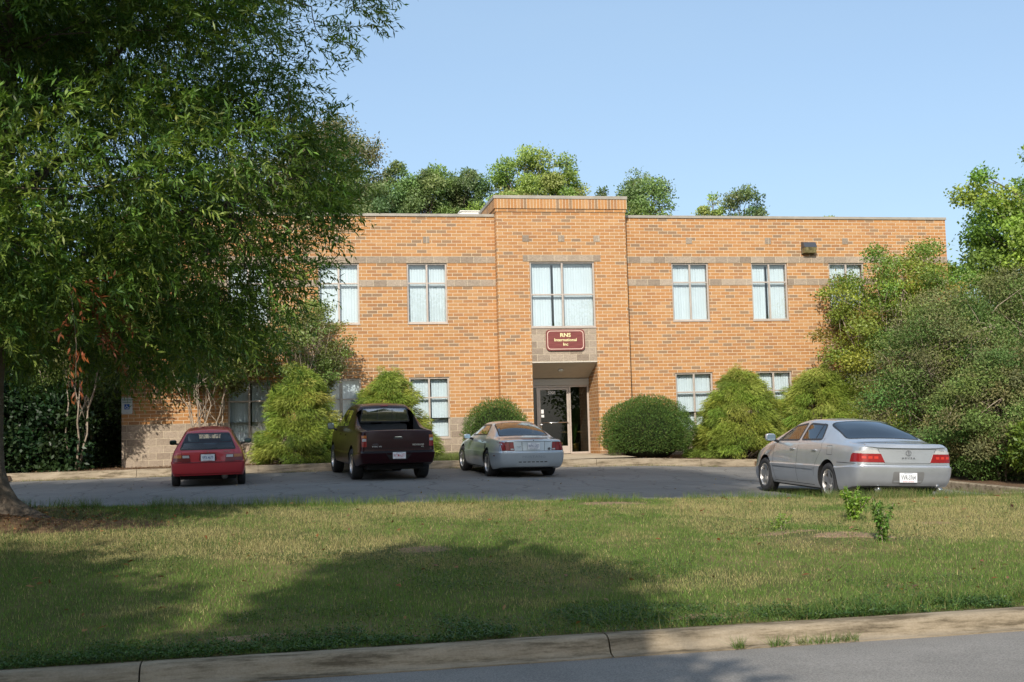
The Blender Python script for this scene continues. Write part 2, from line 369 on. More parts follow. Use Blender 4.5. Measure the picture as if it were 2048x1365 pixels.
lot_y = np.append(np.arange(YG - .05, YK - .01, .25), YK)
grid_mesh('parking_lot', np.arange(LX0, LX1 + .01, .3), lot_y, lot_z, M['lot'])
grid_mesh('street', np.linspace(-90, 90, 40), np.array([-36.5, -33, -30, YC + .1]), lambda x, y: -1.105 + .0 * x + .02 * np.sin((y + 36.5) / 8.6 * math.pi), M['street'])
def far_z(x, y): return -1.5 + 0 * x
grid_mesh('horizon_ground', np.linspace(-900, 900, 20), np.linspace(-900, 900, 20), far_z, M['far'])
grid_mesh('opposite_verge', np.linspace(-60, 60, 60), np.linspace(-60, -36.75, 20), lambda x, y: -.95 + .2 * (N1.fbm(x, y, .2) - .5) * np.clip((-36.75 - y) / 2, 0, 1), M['turf'])

def sweep(name, prof, xs, zf, mat, y0=0.0, gaps=(), gw=.012, sh=None):
    """profile (dy,dz) swept along x with real joints"""
    V = []; F = []; n = len(prof)
    segs = []; cur = [xs[0]]
    cuts = sorted(g for g in gaps if xs[0] < g < xs[-1])
    pts = sorted(set([float(x) for x in xs] + cuts))
    for x in pts[1:]:
        if x in cuts: cur.append(x - gw / 2); segs.append(cur); cur = [x + gw / 2]
        else: cur.append(x)
    segs.append(cur)
    for sgm in segs:
        b = len(V)
        for x in sgm:
            z = float(zf(x))
            for (dy, dz) in prof: V.append((x, y0 + dy + (float(sh(x)) if sh else 0) + .006 * math.sin(x * 1.3), z + dz))
        for i in range(len(sgm) - 1):
            for k in range(n): F.append((b + i * n + k, b + i * n + (k + 1) % n, b + (i + 1) * n + (k + 1) % n, b + (i + 1) * n + k))
        F.append(tuple(b + k for k in range(n))); F.append(tuple(b + (len(sgm) - 1) * n + k for k in range(n - 1, -1, -1)))
    o = MB().add(V, F).build(name, mat, angle=50); tag(o, kind='structure'); return o
kp = [(0.03, -.25), (0.03, 0), (-.02, .012), (-.13, .01), (-.17, -.008), (-.20, -.04), (-.22, -.085), (-.24, -.106), (-.27, -.116), (-.30, -.121), (-.30, -.25)]
sweep('street_kerb', kp, np.arange(-60, 60.1, .5), lambda x: -.975, M['kerb'], YC, gaps=[-7.5 + 3.45 * k - .12 * (k % 2) for k in range(-12, 14)], sh=kerb_shift)
kp3 = [(-.36, -.25), (-.36, 0), (-.02, .012), (.0, -.10), (.31, -.118), (.31, -.25)]
sweep('opposite_kerb', [(-.03, -.25), (-.03, .01), (.13, .01), (.2, -.04), (.25, -.108), (.36, -.122), (.36, -.25)], np.arange(-60, 60.1, 1), lambda x: -.975, M['kerb'], -36.75)
kl = [(.16, -.35), (.16, .188), (.13, .2), (.02, .197), (-.01, .175), (-.03, .03), (-.05, .01), (-.30, .004), (-.30, -.3)]
sweep('lot_kerb', kl, np.arange(LX0 - .2, LX1 + .21, .4), lambda x: zk(x) , M['kerb'], YK, gaps=[-10.2, -7.1, -4.05, -1.0, 2.15, 5.2])
# return kerbs at both ends of the lot
def side_kerb(name, x0, s, y0, y1):
    mb = MB(); ys = np.arange(y0, y1 + .01, .5); prof = [(.0, -.3), (.0, .13), (.03, .15), (.13, .15), (.16, .13), (.16, -.3)]; V = []; F = []; n = len(prof)
    for y in ys:
        z = float(lot_z(x0, y)) + .02
        for (dx, dz) in prof: V.append((x0 + s * dx, y, z + dz))
    for i in range(len(ys) - 1):
        for k in range(n): F.append((i * n + k, i * n + (k + 1) % n, (i + 1) * n + (k + 1) % n, (i + 1) * n + k))
    F += [tuple(range(n)), tuple((len(ys) - 1) * n + k for k in range(n - 1, -1, -1))]
    o = mb.add(V, F).build(name, M['kerb'], angle=40); tag(o, kind='structure')
side_kerb('lot_kerb_return', LX0 + .02, -1, -17.2, -3.52)
side_kerb('lot_kerb_return', LX1 - .02, 1, -17.9, -3.52)
sweep('lot_kerb_return', [(0, -.4), (0, .02), (.03, .035), (.13, .035), (.16, .02), (.16, -.4)], np.arange(4.55, 12.1, .4), lambda x: float(grass_edge(x)) + .0, M['kerb'], YG + .06, gaps=[7.6, 10.6])

# bare soil showing through the lawn
M['soil'] = soil('bare_soil', [(.3, (.19, .135, .08)), (.6, (.30, .20, .125)), (.8, (.37, .28, .19))], 7, 35, .01)
M['root_soil'] = soil('root_soil', [(.3, (.11, .065, .04)), (.6, (.19, .115, .065)), (.8, (.26, .18, .10))], 4, 40, .015)
def soil_patch(cx, cy, rx, ry, m, seed):
    g = np.random.default_rng(seed); n = 64; a = np.linspace(0, 2 * math.pi, n, endpoint=False); q = .72 + .5 * N2.fbm(np.cos(a) * 1.3 + seed, np.sin(a) * 1.3, 1.6) + .12 * (g.random(n) - .5)
    V = [(cx, cy, float(lawn_z(cx, cy)) + .006)]; K = 7
    for k in range(1, K + 1):
        for i in range(n):
            x, y = cx + math.cos(a[i]) * rx * q[i] * k / K, cy + math.sin(a[i]) * ry * q[i] * k / K; V.append((x, y, float(lawn_z(x, y)) + (.006 if k < K else -.004)))
    F = [(0, 1 + i, 1 + (i + 1) % n) for i in range(n)] + [(1 + k * n + i, 1 + (k + 1) * n + i, 1 + (k + 1) * n + (i + 1) % n, 1 + k * n + (i + 1) % n) for k in range(K - 1) for i in range(n)]
    tag(MB().add(V, F).build('ground_patch', m, None, True), kind='structure')
for q in ((-1.95, -19.75, .55, .24, 'soil', 1), (-.30, -23.95, .50, .22, 'soil', 2), (-.85, -23.3, .38, .2, 'soil', 3), (-9.6, -21.0, 1.9, .6, 'root_soil', 4), (-5.05, -23.55, .32, .22, 'soil', 5), (1.4, -22.6, .25, .12, 'soil', 6), (-6.6, -27.1, .5, .12, 'soil', 7), (-3.2, -27.2, .45, .10, 'soil', 8)):
    soil_patch(q[0], q[1], q[2], q[3], M[q[4]], q[5])

# walkway to the door
wk = grid_mesh('walkway', np.arange(.75, 3.36, .2), np.array([YK + .17, -2.2, -1.2, -.34, .4, .88]), lambda x, y: np.where(y < -.3, -.075 + (y + 3.0) / 2.7 * .085, .012) , M['walk'])
# ------------------------------------------------------------------ building
C = .1016
XL, XR = -10.965, 15.077; TW = 4.068; TD = -.33; TTOP = 7.82
XA, PW, XD, WW = -2.713, 2.642, 5.611, 1.219
bld = empty('brick_office_building', (0, 0, 0)); tag(bld, 'two storey orange brick office building with central entrance tower', 'building')

def wall(name, x0, x1, z0, z1, y, ops, mat, depth=.14, parent=bld, back=.3):
    """wall face with real openings and reveals; ops: (x0,x1,z0,z1)"""
    xs = sorted(set([x0, x1] + [v for o in ops for v in o[:2]])); zs = sorted(set([z0, z1] + [v for o in ops for v in o[2:]]))
    mb = MB()
    for i in range(len(xs) - 1):
        for k in range(len(zs) - 1):
            cx, cz = (xs[i] + xs[i + 1]) / 2, (zs[k] + zs[k + 1]) / 2
            if any(o[0] < cx < o[1] and o[2] < cz < o[3] for o in ops): continue
            a, b, c, d = xs[i], xs[i + 1], zs[k], zs[k + 1]
            mb.add([(a, y, c), (b, y, c), (b, y, d), (a, y, d)], [(0, 1, 2, 3)])
            mb.add([(a, y + back, c), (b, y + back, c), (b, y + back, d), (a, y + back, d)], [(3, 2, 1, 0)])
    for (a, b, c, d) in ops:
        y2 = y + back
        mb.add([(a, y, c), (a, y2, c), (a, y2, d), (a, y, d)], [(0, 1, 2, 3)]); mb.add([(b, y, c), (b, y2, c), (b, y2, d), (b, y, d)], [(3, 2, 1, 0)])
        mb.add([(a, y, c), (b, y, c), (b, y2, c), (a, y2, c)], [(0, 1, 2, 3)]); mb.add([(a, y, d), (b, y, d), (b, y2, d), (a, y2, d)], [(3, 2, 1, 0)])
    mb.add([(x0, y, z0), (x0, y + back, z0), (x0, y + back, z1), (x0, y, z1)], [(3, 2, 1, 0)])
    mb.add([(x1, y, z0), (x1, y + back, z0), (x1, y + back, z1), (x1, y, z1)], [(0, 1, 2, 3)])
    me = bpy.data.meshes.new(name); me.from_pydata(mb.v, [], mb.f); me.update()
    return link(name, me, mat, parent)

upper = lambda x: (x, x + WW, 40 * C, 58 * C)
lower = lambda x: (x, x + WW, 6 * C, 24 * C)
lw = [XA - k * PW for k in range(3)]; rw = [XD + k * PW for k in range(4)]
ZT = 72 * C
BZ = -.5
wall('wall', XL, 0, 12 * C, ZT, 0, [upper(x) for x in lw] + [(x, x + WW, 12 * C, 24 * C) for x in lw], M['brick'])
wall('block_base', XL, 0, BZ, 12 * C, -.004, [(x, x + WW, 6 * C, 12 * C) for x in lw], M['block'])
wall('wall', TW, XR, 12 * C, ZT, 0, [upper(x) for x in rw[:3]] + [(x, x + WW, 12 * C, 24 * C) for x in rw[:3]], M['brick'])
wall('block_base', TW, XR, BZ, 12 * C, -.004, [(x, x + WW, 6 * C, 12 * C) for x in rw[:3]], M['block'])
# side and rear walls, roof, interior
sd = MB(); sd.box(XL, .302, BZ, XL + .25, 17.7, ZT); sd.box(XR - .25, .302, BZ, XR, 17.7, ZT); sd.box(XL, 17.7, BZ, XR, 18, ZT); sd.build('wall', M['brick'], bld)
MB().box(XL + .26, .31, 7.0, XR - .26, 17.69, 7.1).build('roof', M['roof'], bld)
fl = MB(); fl.box(XL + .26, .31, 3.15, XR - .26, 17.69, 3.35); fl.box(XL + .26, 1.1, -.2, XR - .26, 17.69, -.004); fl.box(XL + .26, 6.0, -.0, XR - .26, 6.1, 3.14); fl.box(XL + .26, 6.0, 3.36, XR - .26, 6.1, 6.99); fl.build('interior_partition', M['inwall'], bld)

def cmu_band(xs0, xs1, z0, z1, y, skip=(), m='block'):
    cuts = [xs0]; segs = []
    for (a, b) in sorted(skip): segs.append((cuts[-1], a)); cuts.append(b)
    segs.append((cuts[-1], xs1))
    for a, b in segs:
        if b - a > .05: MB().box(a, y - .012, z0, b, y + .02, z1).build('block_band', M[m], bld)
cmu_band(XL, -.0, 58 * C, 60 * C, 0); cmu_band(XL + .001, -.0, 51 * C + .0, 53 * C, 0, [(x, x + WW) for x in lw], 'block_half')
cmu_band(TW, XR, 58 * C, 60 * C, 0); cmu_band(TW, XR - .001, 51 * C, 53 * C, 0, [(x, x + WW) for x in rw[:3]], 'block_half')
WX = 1.0; WXE = WX + 2.032; WB = 3.87
for x in lw + rw[:3]:
    c = x + WW / 2; MB().bbox(c - .1, -.012, 64 * C, c + .1, .02, 66 * C, .006).build('accent_block', M['block'], bld)
for c in (WX - .10, WX + 1.016, WXE + .10): MB().bbox(c - .1, TD - .012, 64 * C, c + .1, TD + .02, 66 * C, .006).build('accent_block', M['block'], bld)
# coping of the wings (white patches where paint flakes stay in the material)
def coping(x0, x1, y, z, h=.085, lipx0=0, lipx1=0):
    mb = MB(); mb.bbox(x0 - lipx0, y - .035, z, x1 + lipx1, y + .33, z + h, .006); return mb.build('coping', M['coping'], bld)
coping(XL, -.001, 0, ZT, lipx0=.03); coping(TW + .001, XR, 0, ZT, lipx1=.03)
MB().box(XL - .03, .34, ZT, XL + .28, 18, ZT + .08).build('coping', M['coping'], bld)
MB().box(XR - .28, .34, ZT, XR + .03, 18, ZT + .08).build('coping', M['coping'], bld)

# entrance tower
tz = 7.42
wall('tower_wall', 0, TW, BZ, tz, TD, [(WX, WXE, -.5, 58 * C)], M['brick'], back=.33)
tb = MB(); tb.box(0, .001, ZT - .4, .25, 2.2, tz); tb.box(TW - .25, .001, ZT - .4, TW, 2.2, tz); tb.box(0, 2.2, ZT - .4, TW, 2.4, TTOP); tb.build('tower_wall', M['brick'], bld)
cb = MB(); cb.box(-.022, TD - .022, tz, TW + .022, TD + .3, tz + .1); cb.box(-.022, TD + .302, tz, .2, 2.2, tz + .1); cb.box(TW - .2, TD + .302, tz, TW + .022, 2.2, tz + .1)
cb.build('corbel_course', M['brick'], bld)
cs = MB(); cs.box(-.05, TD - .05, tz + .1, TW + .05, TD + .3, TTOP); cs.box(-.05, TD + .302, tz + .1, .2, 2.2, TTOP); cs.box(TW - .2, TD + .302, tz + .1, TW + .05, 2.2, TTOP)
cs.build('soldier_course', M['soldier'], bld)
cc = MB(); cc.bbox(-.07, TD - .07, TTOP, TW + .07, TD + .32, TTOP + .1, .008); cc.bbox(-.07, TD + .322, TTOP, .25, 2.45, TTOP + .1, .008); cc.bbox(TW - .25, TD + .322, TTOP, TW + .07, 2.45, TTOP + .1, .008); cc.build('coping', M['coping'], bld)
MB().box(WX - .2032, TD - .012, 58 * C, WXE + .2032, TD + .02, 60 * C).build('block_band', M['block'], bld)
# block panel over the door, soffit, bulkhead, recess walls
MB().box(WX + .002, TD + .004, 2.83, WXE - .002, TD + .31, WB).build('block_panel', M['block'], bld)
MB().box(WX + .002, TD + .0, 2.80, WXE - .002, TD + .3, 2.828).build('lintel_trim', M['plaster'], bld)
RY = .87
mb = MB(); mb.prism([(TD + .02, 2.80), (RY, 2.37), (RY, 2.60), (TD + .02, 2.828)], WX + .002, WXE - .002, axis='x'); mb.build('soffit', M['plaster'], bld)
MB().box(WX + .002, RY - .06, 2.16, WXE - .002, RY + .1, 2.36).build('bulkhead', mat('bulkhead_paint', (.47, .46, .42), .7), bld)
MB().box(WXE, TD + .331, BZ, WXE + .25, RY + .2, 3.1).build('recess_wall', M['brick'], bld); MB().box(WX - .25, TD + .331, BZ, WX, RY + .2, 3.1).build('recess_wall', M['brick'], bld)

# windows
blrng = random.Random(4)
def blinds(x0, x1, z0, z1, y, parent, gaps=(), m=None):
    mb = MB(); x = x0 + .02; pitch = .082; i = 0
    while x < x1 - .02:
        if not any(g0 < (x - x0) / (x1 - x0) < g1 for g0, g1 in gaps):
            a = R(blrng.uniform(12, 17)); dx = .047 * math.cos(a); dy = .047 * math.sin(a); sw = blrng.uniform(-.002, .002)
            zb = z0 + .012
            V = [(x - dx, y - dy, zb), (x, y - .006, zb), (x + dx, y + dy, zb), (x + dx + sw, y + dy, z1 - .03), (x + sw, y - .006, z1 - .03), (x - dx + sw, y - dy, z1 - .03)]
            mb.add(V, [(0, 1, 4, 5), (1, 2, 3, 4)])
        x += pitch
    mb.box(x0 + .01, y - .03, z1 - .03, x1 - .01, y + .03, z1 - .002)
    return mb.build('blinds', m or M['blind'], parent)
def window(x0, x1, z0, z1, y, tr, mull, gaps=(), name='window'):
    fw = .05; mb = MB(); yy = y + .035; y2 = y + .105
    mb.bbox(x0, yy, z0, x0 + fw, y2, z1, .005); mb.bbox(x1 - fw, yy, z0, x1, y2, z1, .005)
    mb.bbox(x0 + fw, yy + .001, z0, x1 - fw, y2, z0 + fw, .005); mb.bbox(x0 + fw, yy + .001, z1 - fw, x1 - fw, y2, z1, .005)
    mb.bbox(mull - .027, yy + .003, z0 + fw, mull + .027, y2, z1 - fw, .004)
    mb.bbox(x0 + fw, yy + .005, tr - .022, x1 - fw, y2 - .002, tr + .022, .004)
    mb.bbox(x0 - .01, y - .02, z0 - .028, x1 + .01, y2, z0 - .002, .004)
    w = mb.build(name, M['alu'], bld)
    g = MB(); gy = yy + .035
    for a, b in ((x0 + fw, mull - .027), (mull + .027, x1 - fw)):
        for c, d in ((z0 + fw, tr - .022), (tr + .022, z1 - fw)): g.box(a, gy, c, b, gy + .004, d)
    g.build('glass', M['glass'], w)
    blinds(x0 + fw, x1 - fw, z0 + fw, z1 - fw, y + .20, w, gaps)
    return w
tr_u = 52 * C; tr_l = 18 * C
for i, x in enumerate(lw):
    window(x, x + WW, 40 * C, 58 * C, 0, tr_u, x + WW / 2)
    window(x, x + WW, 6 * C, 24 * C, 0, tr_l, x + WW / 2, gaps=[(.51, .56)] if i < 2 else [(.5, .54)])
for i, x in enumerate(rw[:3]):
    window(x, x + WW, 40 * C, 58 * C, 0, tr_u, x + WW / 2, gaps=[[], [(.40, .46)], []][i])
    window(x, x + WW, 6 * C, 24 * C, 0, tr_l, x + WW / 2, gaps=[[(.40, .45)], [(.53, .57)], []][i])
window(WX, WXE, WB, 58 * C, TD, (WB + 58 * C) / 2, WX + 1.016, gaps=[(.315, .36)])

# entrance door, sidelights, number
door = empty('entrance', (0, 0, 0), parent=bld)
DX0, DX1 = 1.40, 2.39; DZ = 2.15; dy = RY - .02
fr = MB()
for a, b in ((WX + .004, WX + .05), (DX0 - .05, DX0), (DX1, DX1 + .05), (WXE - .06, WXE - .004)): fr.bbox(a, dy, .02, b, dy + .1, DZ, .004)
fr.bbox(WX + .05, dy + .002, DZ - .05, WXE - .06, dy + .1, DZ + .008, .004); fr.bbox(WX + .05, dy + .002, .014, DX0 - .05, dy + .1, .075, .004); fr.bbox(DX1 + .05, dy + .002, .014, WXE - .06, dy + .1, .075, .004)
fr.build('door_frame', M['alu'], door)
dl = MB(); s = .075
dl.bbox(DX0 + .004, dy + .02, .03, DX0 + s, dy + .07, DZ - .06, .004); dl.bbox(DX1 - s, dy + .02, .03, DX1 - .004, dy + .07, DZ - .06, .004)
dl.bbox(DX0 + s, dy + .021, .03, DX1 - s, dy + .069, .27, .004); dl.bbox(DX0 + s, dy + .021, DZ - .13, DX1 - s, dy + .069, DZ - .06, .004)
leafd = dl.build('door_leaf', M['alu'], door)
MB().box(DX0 + s, dy + .04, .27, DX1 - s, dy + .046, DZ - .13).build('door_pane', M['door_glass'], door)
MB().box(WX + .05, dy + .04, .075, DX0 - .05, dy + .046, DZ - .05).build('sidelight_pane', M['door_glass'], door)
MB().box(DX1 + .05, dy + .04, .075, WXE - .06, dy + .046, DZ - .05).build('sidelight_pane', M['door_glass'], door)
h = MB(); h.tube([(DX0 + .09, dy - .03, 1.0), (DX1 - .06, dy - .03, 1.0)], .017, 8); h.tube([(DX0 + .07, dy - .03, .78), (DX0 + .07, dy - .03, 1.03)], .017, 8)
h.tube([(DX0 + .07, dy - .03, 1.0), (DX0 + .07, dy + .02, 1.0)], .012, 6); h.tube([(DX1 - .06, dy - .03, 1.0), (DX1 - .06, dy + .02, 1.0)], .012, 6); h.build('handle', M['chrome'], door, True)
h = MB(); h.bbox(DX0 + .35, dy - .03, DZ - .06, DX0 + .55, dy + .02, DZ - .02, .005); h.build('door_closer', M['alu'], door)
white = mat('white_vinyl', (.75, .75, .73), .5)
text('house_number', '5001', .13, white, door, ((DX0 + DX1) / 2 - .05, dy + .036, DZ - .22), bold=.004)
st = MB(); st.box(DX0 + .085, dy + .034, 1.29, DX0 + .17, dy + .037, 1.41); st.box(DX0 + .085, dy + .034, 1.17, DX0 + .18, dy + .037, 1.25); st.build('door_sticker', white, door)
# lobby seen through the glass: side table and brass planter
lob = MB(); lob.box(WX - .25, RY + .22, -.003, WX - .05, 3.4, 2.9); lob.box(WXE + .05, RY + .22, -.003, WXE + .25, 3.4, 2.9); lob.box(WX - .25, 3.4, -.003, WXE + .25, 3.5, 2.9); lob.box(WX - .25, RY + .22, 2.5, WXE + .25, 3.39, 2.6); lob.build('lobby_wall', M['inwall'], bld)
pl = empty('lobby_planter', (2.62, 1.35, .0)); tag(pl, 'brass planter holding a spiky house plant behind the sidelight glass', 'planter')
MB().lathe([(.08, .0), (.13, .02), (.15, .3), (.14, .34), (.13, .34), (.12, .3)], n=20).build('pot', mat('brass', (.65, .45, .15), .3, .9), pl, True)
pm = MB()
for k in range(26):
    a = blrng.uniform(0, 6.28); r = blrng.uniform(.05, .22); hh = blrng.uniform(.3, .75)
    p = Vector((r * math.cos(a), r * math.sin(a), .3 + hh)); s2 = Vector((-math.sin(a), math.cos(a), 0)) * .018
    q = Vector((0, 0, .3)); mid = q.lerp(p, .5) * 1.0 + Vector((0, 0, .05)); pm.add([q - s2 * .5, q + s2 * .5, mid + s2, p, mid - s2], [(0, 1, 2, 3, 4)])
pm.build('foliage', mat('house_plant', (.10, .22, .05), .5), pl)
tbm = empty('lobby_table', (2.62, 1.75, 0)); tag(tbm, 'small pale side table standing behind the brass planter in the lobby', 'table')
MB().bbox(-.3, -.18, .68, .3, .18, .72, .008).build('table_top', mat('table_wood', (.5, .33, .16), .4), tbm)
for sx in (-.26, .26):
    for sy in (-.14, .14): MB().box(sx - .015, sy - .015, 0, sx + .015, sy + .015, .68).build('leg', M['chrome'], tbm)

# ---- things mounted on the building
sg = empty('company_sign', (2.04, TD - .008, 3.48)); tag(sg, 'maroon wood plaque with cream lettering reading RNS International Inc above the entrance', 'sign')
def rr(w, h, c):   # clipped-corner plaque outline
    o = []
    for sx, sz, a0 in ((1, 1, 0), (-1, 1, 90), (-1, -1, 180), (1, -1, 270)):
        for k in range(6):
            a = R(a0 + k * 18); o.append((sx * (w - c) + c * math.cos(a), sz * (h - c) + c * math.sin(a)))
    return o
wm, wt_, wo_ = nt('maroon_wood'); p = nd(wt_, 'BsdfPrincipled', Roughness=.45); mp = nd(wt_, 'Mapping'); mp.inputs['Scale'].default_value = (2, 2, 40); wt_.links.new(objco(wt_), mp.inputs[0])
wt_.links.new(ramp(wt_, noise(wt_, mp.outputs[0], 1.6, 4, .6), [(.3, (.13, .028, .025)), (.7, (.24, .06, .05))]), p.inputs['Base Color']); wt_.links.new(p.outputs[0], wo_.inputs[0])
MB().prism(rr(.60, .32, .11), -.045, -.0).build('board', wm, sg)
ol, il = rr(.565, .285, .10), rr(.545, .265, .09); n = len(ol)
MB().add([(x, -.049, z) for x, z in ol] + [(x, -.049, z) for x, z in il] + [(x, -.044, z) for x, z in ol] + [(x, -.044, z) for x, z in il], [(i, (i + 1) % n, n + (i + 1) % n, n + i) for i in range(n)] + [(i, 2 * n + i, 2 * n + (i + 1) % n, (i + 1) % n) for i in range(n)] + [(n + i, n + (i + 1) % n, 3 * n + (i + 1) % n, 3 * n + i) for i in range(n)]).build('border_line', mat('sign_border', (.72, .52, .42), .5), sg)
cream = mat('cream_letters', (.85, .80, .42), .5)
text('lettering', 'RNS', .165, cream, sg, (0, -.048, .145), bold=.003, ext=.003, sx=1.12)
text('lettering', 'International', .128, cream, sg, (0, -.048, .0), bold=.0015, ext=.003, sx=1.08)
text('lettering', 'Inc', .128, cream, sg, (0, -.048, -.135), bold=.0015, ext=.003, sx=1.08)

lp = empty('wall_pack_light', (10.2, 0, 6.37)); tag(lp, 'dark bronze wall pack light with yellowed lens high on the right wing', 'wall light')
MB().prism([(0, .19), (-.17, .17), (-.27, .0), (0, .0)], -.21, .21, axis='x').build('housing', mat('bronze_housing', (.05, .055, .065), .4), lp)
MB().prism([(0, -.001), (-.265, -.001), (-.20, -.17), (0, -.19)], -.2, .2, axis='x').build('lens', mat('yellowed_lens', (.20, .17, .085), .25, var=.5, vscale=9), lp)
MB().box(-.215, -.03, -.2, .215, -.0, .195).build('back_plate', mat('bronze_plate', (.045, .04, .035), .5), lp)
so = empty('soffit_light', (2.0, .2, 2.606)); so.rotation_euler = (R(-19.7), 0, 0); tag(so, 'small round white light under the sloped entrance soffit', 'light fixture')
MB().lathe([(.075, 0), (.085, -.015), (.07, -.045), (.02, -.06)], n=20).build('globe', mat('opal', (.7, .68, .6), .3), so, True)

hc = empty('reserved_parking_sign', (-10.81, -.02, 1.775)); tag(hc, 'white and blue wheelchair reserved parking sign on the left corner of the brick wall', 'sign')
MB().prism(rr(.15, .235, .03), -.004, .0).build('plate', mat('sign_white', (.55, .60, .60), .4), hc)
gr = mat('sign_green', (.03, .16, .12), .5); blu = mat('sign_blue', (.01, .10, .42), .4)
text('lettering', 'RESERVED', .058, gr, hc, (0, -.0055, .165), bold=.001); text('lettering', 'PARKING', .058, gr, hc, (0, -.0055, .095), bold=.001)
MB().box(-.072, -.007, -.105, .072, -.0045, .045).build('blue_panel', blu, hc)
ic = MB()
def seg(a, b, w=.006): 
    a, b = Vector((a[0], 0, a[1])), Vector((b[0], 0, b[1])); d = (b - a).normalized(); s3 = Vector((-d.z, 0, d.x)) * w
    ic.add([p + Vector((0, -.0085, 0)) for p in (a - s3, b - s3, b + s3, a + s3)], [(0, 1, 2, 3)])
ang = [(-.005 + .036 * math.cos(R(t)), -.052 + .036 * math.sin(R(t))) for t in range(130, 361, 23)]
for a, b in zip(ang, ang[1:]): seg(a, b)
seg((-.012, .012), (-.008, -.035)); seg((-.008, -.035), (.028, -.035)); seg((.028, -.035), (.042, -.078)); seg((.042, -.078), (.056, -.072)); seg((-.01, -.012), (.022, -.012)); seg((-.014, .026), (-.004, .026), .008)
ic.build('wheelchair_symbol', mat('sign_symbol', (.7, .75, .78), .5), hc)
for zz in (.215, -.2): MB().lathe([(.008, 0), (.008, -.004), (.003, -.007)], axis='y', c=(0, -.002, zz), n=8).build('bolt', M['chrome'], hc)

ru = empty('rooftop_unit', (-.0, 3.0, 7.1)); tag(ru, 'low white metal rooftop unit behind the left parapet beside the tower', 'rooftop unit')
MB().prism([(-.72, 0), (.6, 0), (.6, .95), (-.48, .95), (-.72, .84)], 0, 1.2).build('casing', M['roofing'], ru)
MB().box(-.60, -.03, .95, .65, 1.25, .985).build('lid', M['roofing'], ru)
# ------------------------------------------------------------------ cars
M['wellblack'] = mat('wheel_well', (.012, .012, .012), .95)
M['seat'] = mat('seat_cloth', (.10, .11, .13), .9)
M['lamp_red'] = paint('tail_lamp_red', (.23, .004, .004), 0, .35, .35)
M['lamp_dark'] = paint('tail_lamp_dark_red', (.13, .005, .005), 0, .4, .3)
M['lamp_clear'] = paint('lamp_clear', (.42, .41, .40), 0, .3, .4)
M['lamp_amber'] = paint('lamp_amber', (.42, .13, .015), 0, .35, .3)
M['plate'] = mat('number_plate', (.72, .74, .76), .4)
M['ink_blue'] = mat('plate_blue', (.06, .10, .22), .6)
M['ink_red'] = mat('plate_red', (.45, .05, .06), .6)
M['ink_grey'] = mat('plate_dark', (.10, .10, .11), .6)
M['mirror'] = mat('mirror_glass', (.28, .40, .48), .05, 1.0)
M['steel'] = mat('dull_steel', (.22, .2, .18), .5, .7)

def apply_mods(o):
    dg = bpy.context.evaluated_depsgraph_get(); me = bpy.data.meshes.new_from_object(o.evaluated_get(dg))
    old = o.data; o.modifiers.clear(); o.data = me; bpy.data.meshes.remove(old)

def pl_interp(xs, ys):
    return lambda x: float(np.interp(x, xs, ys))

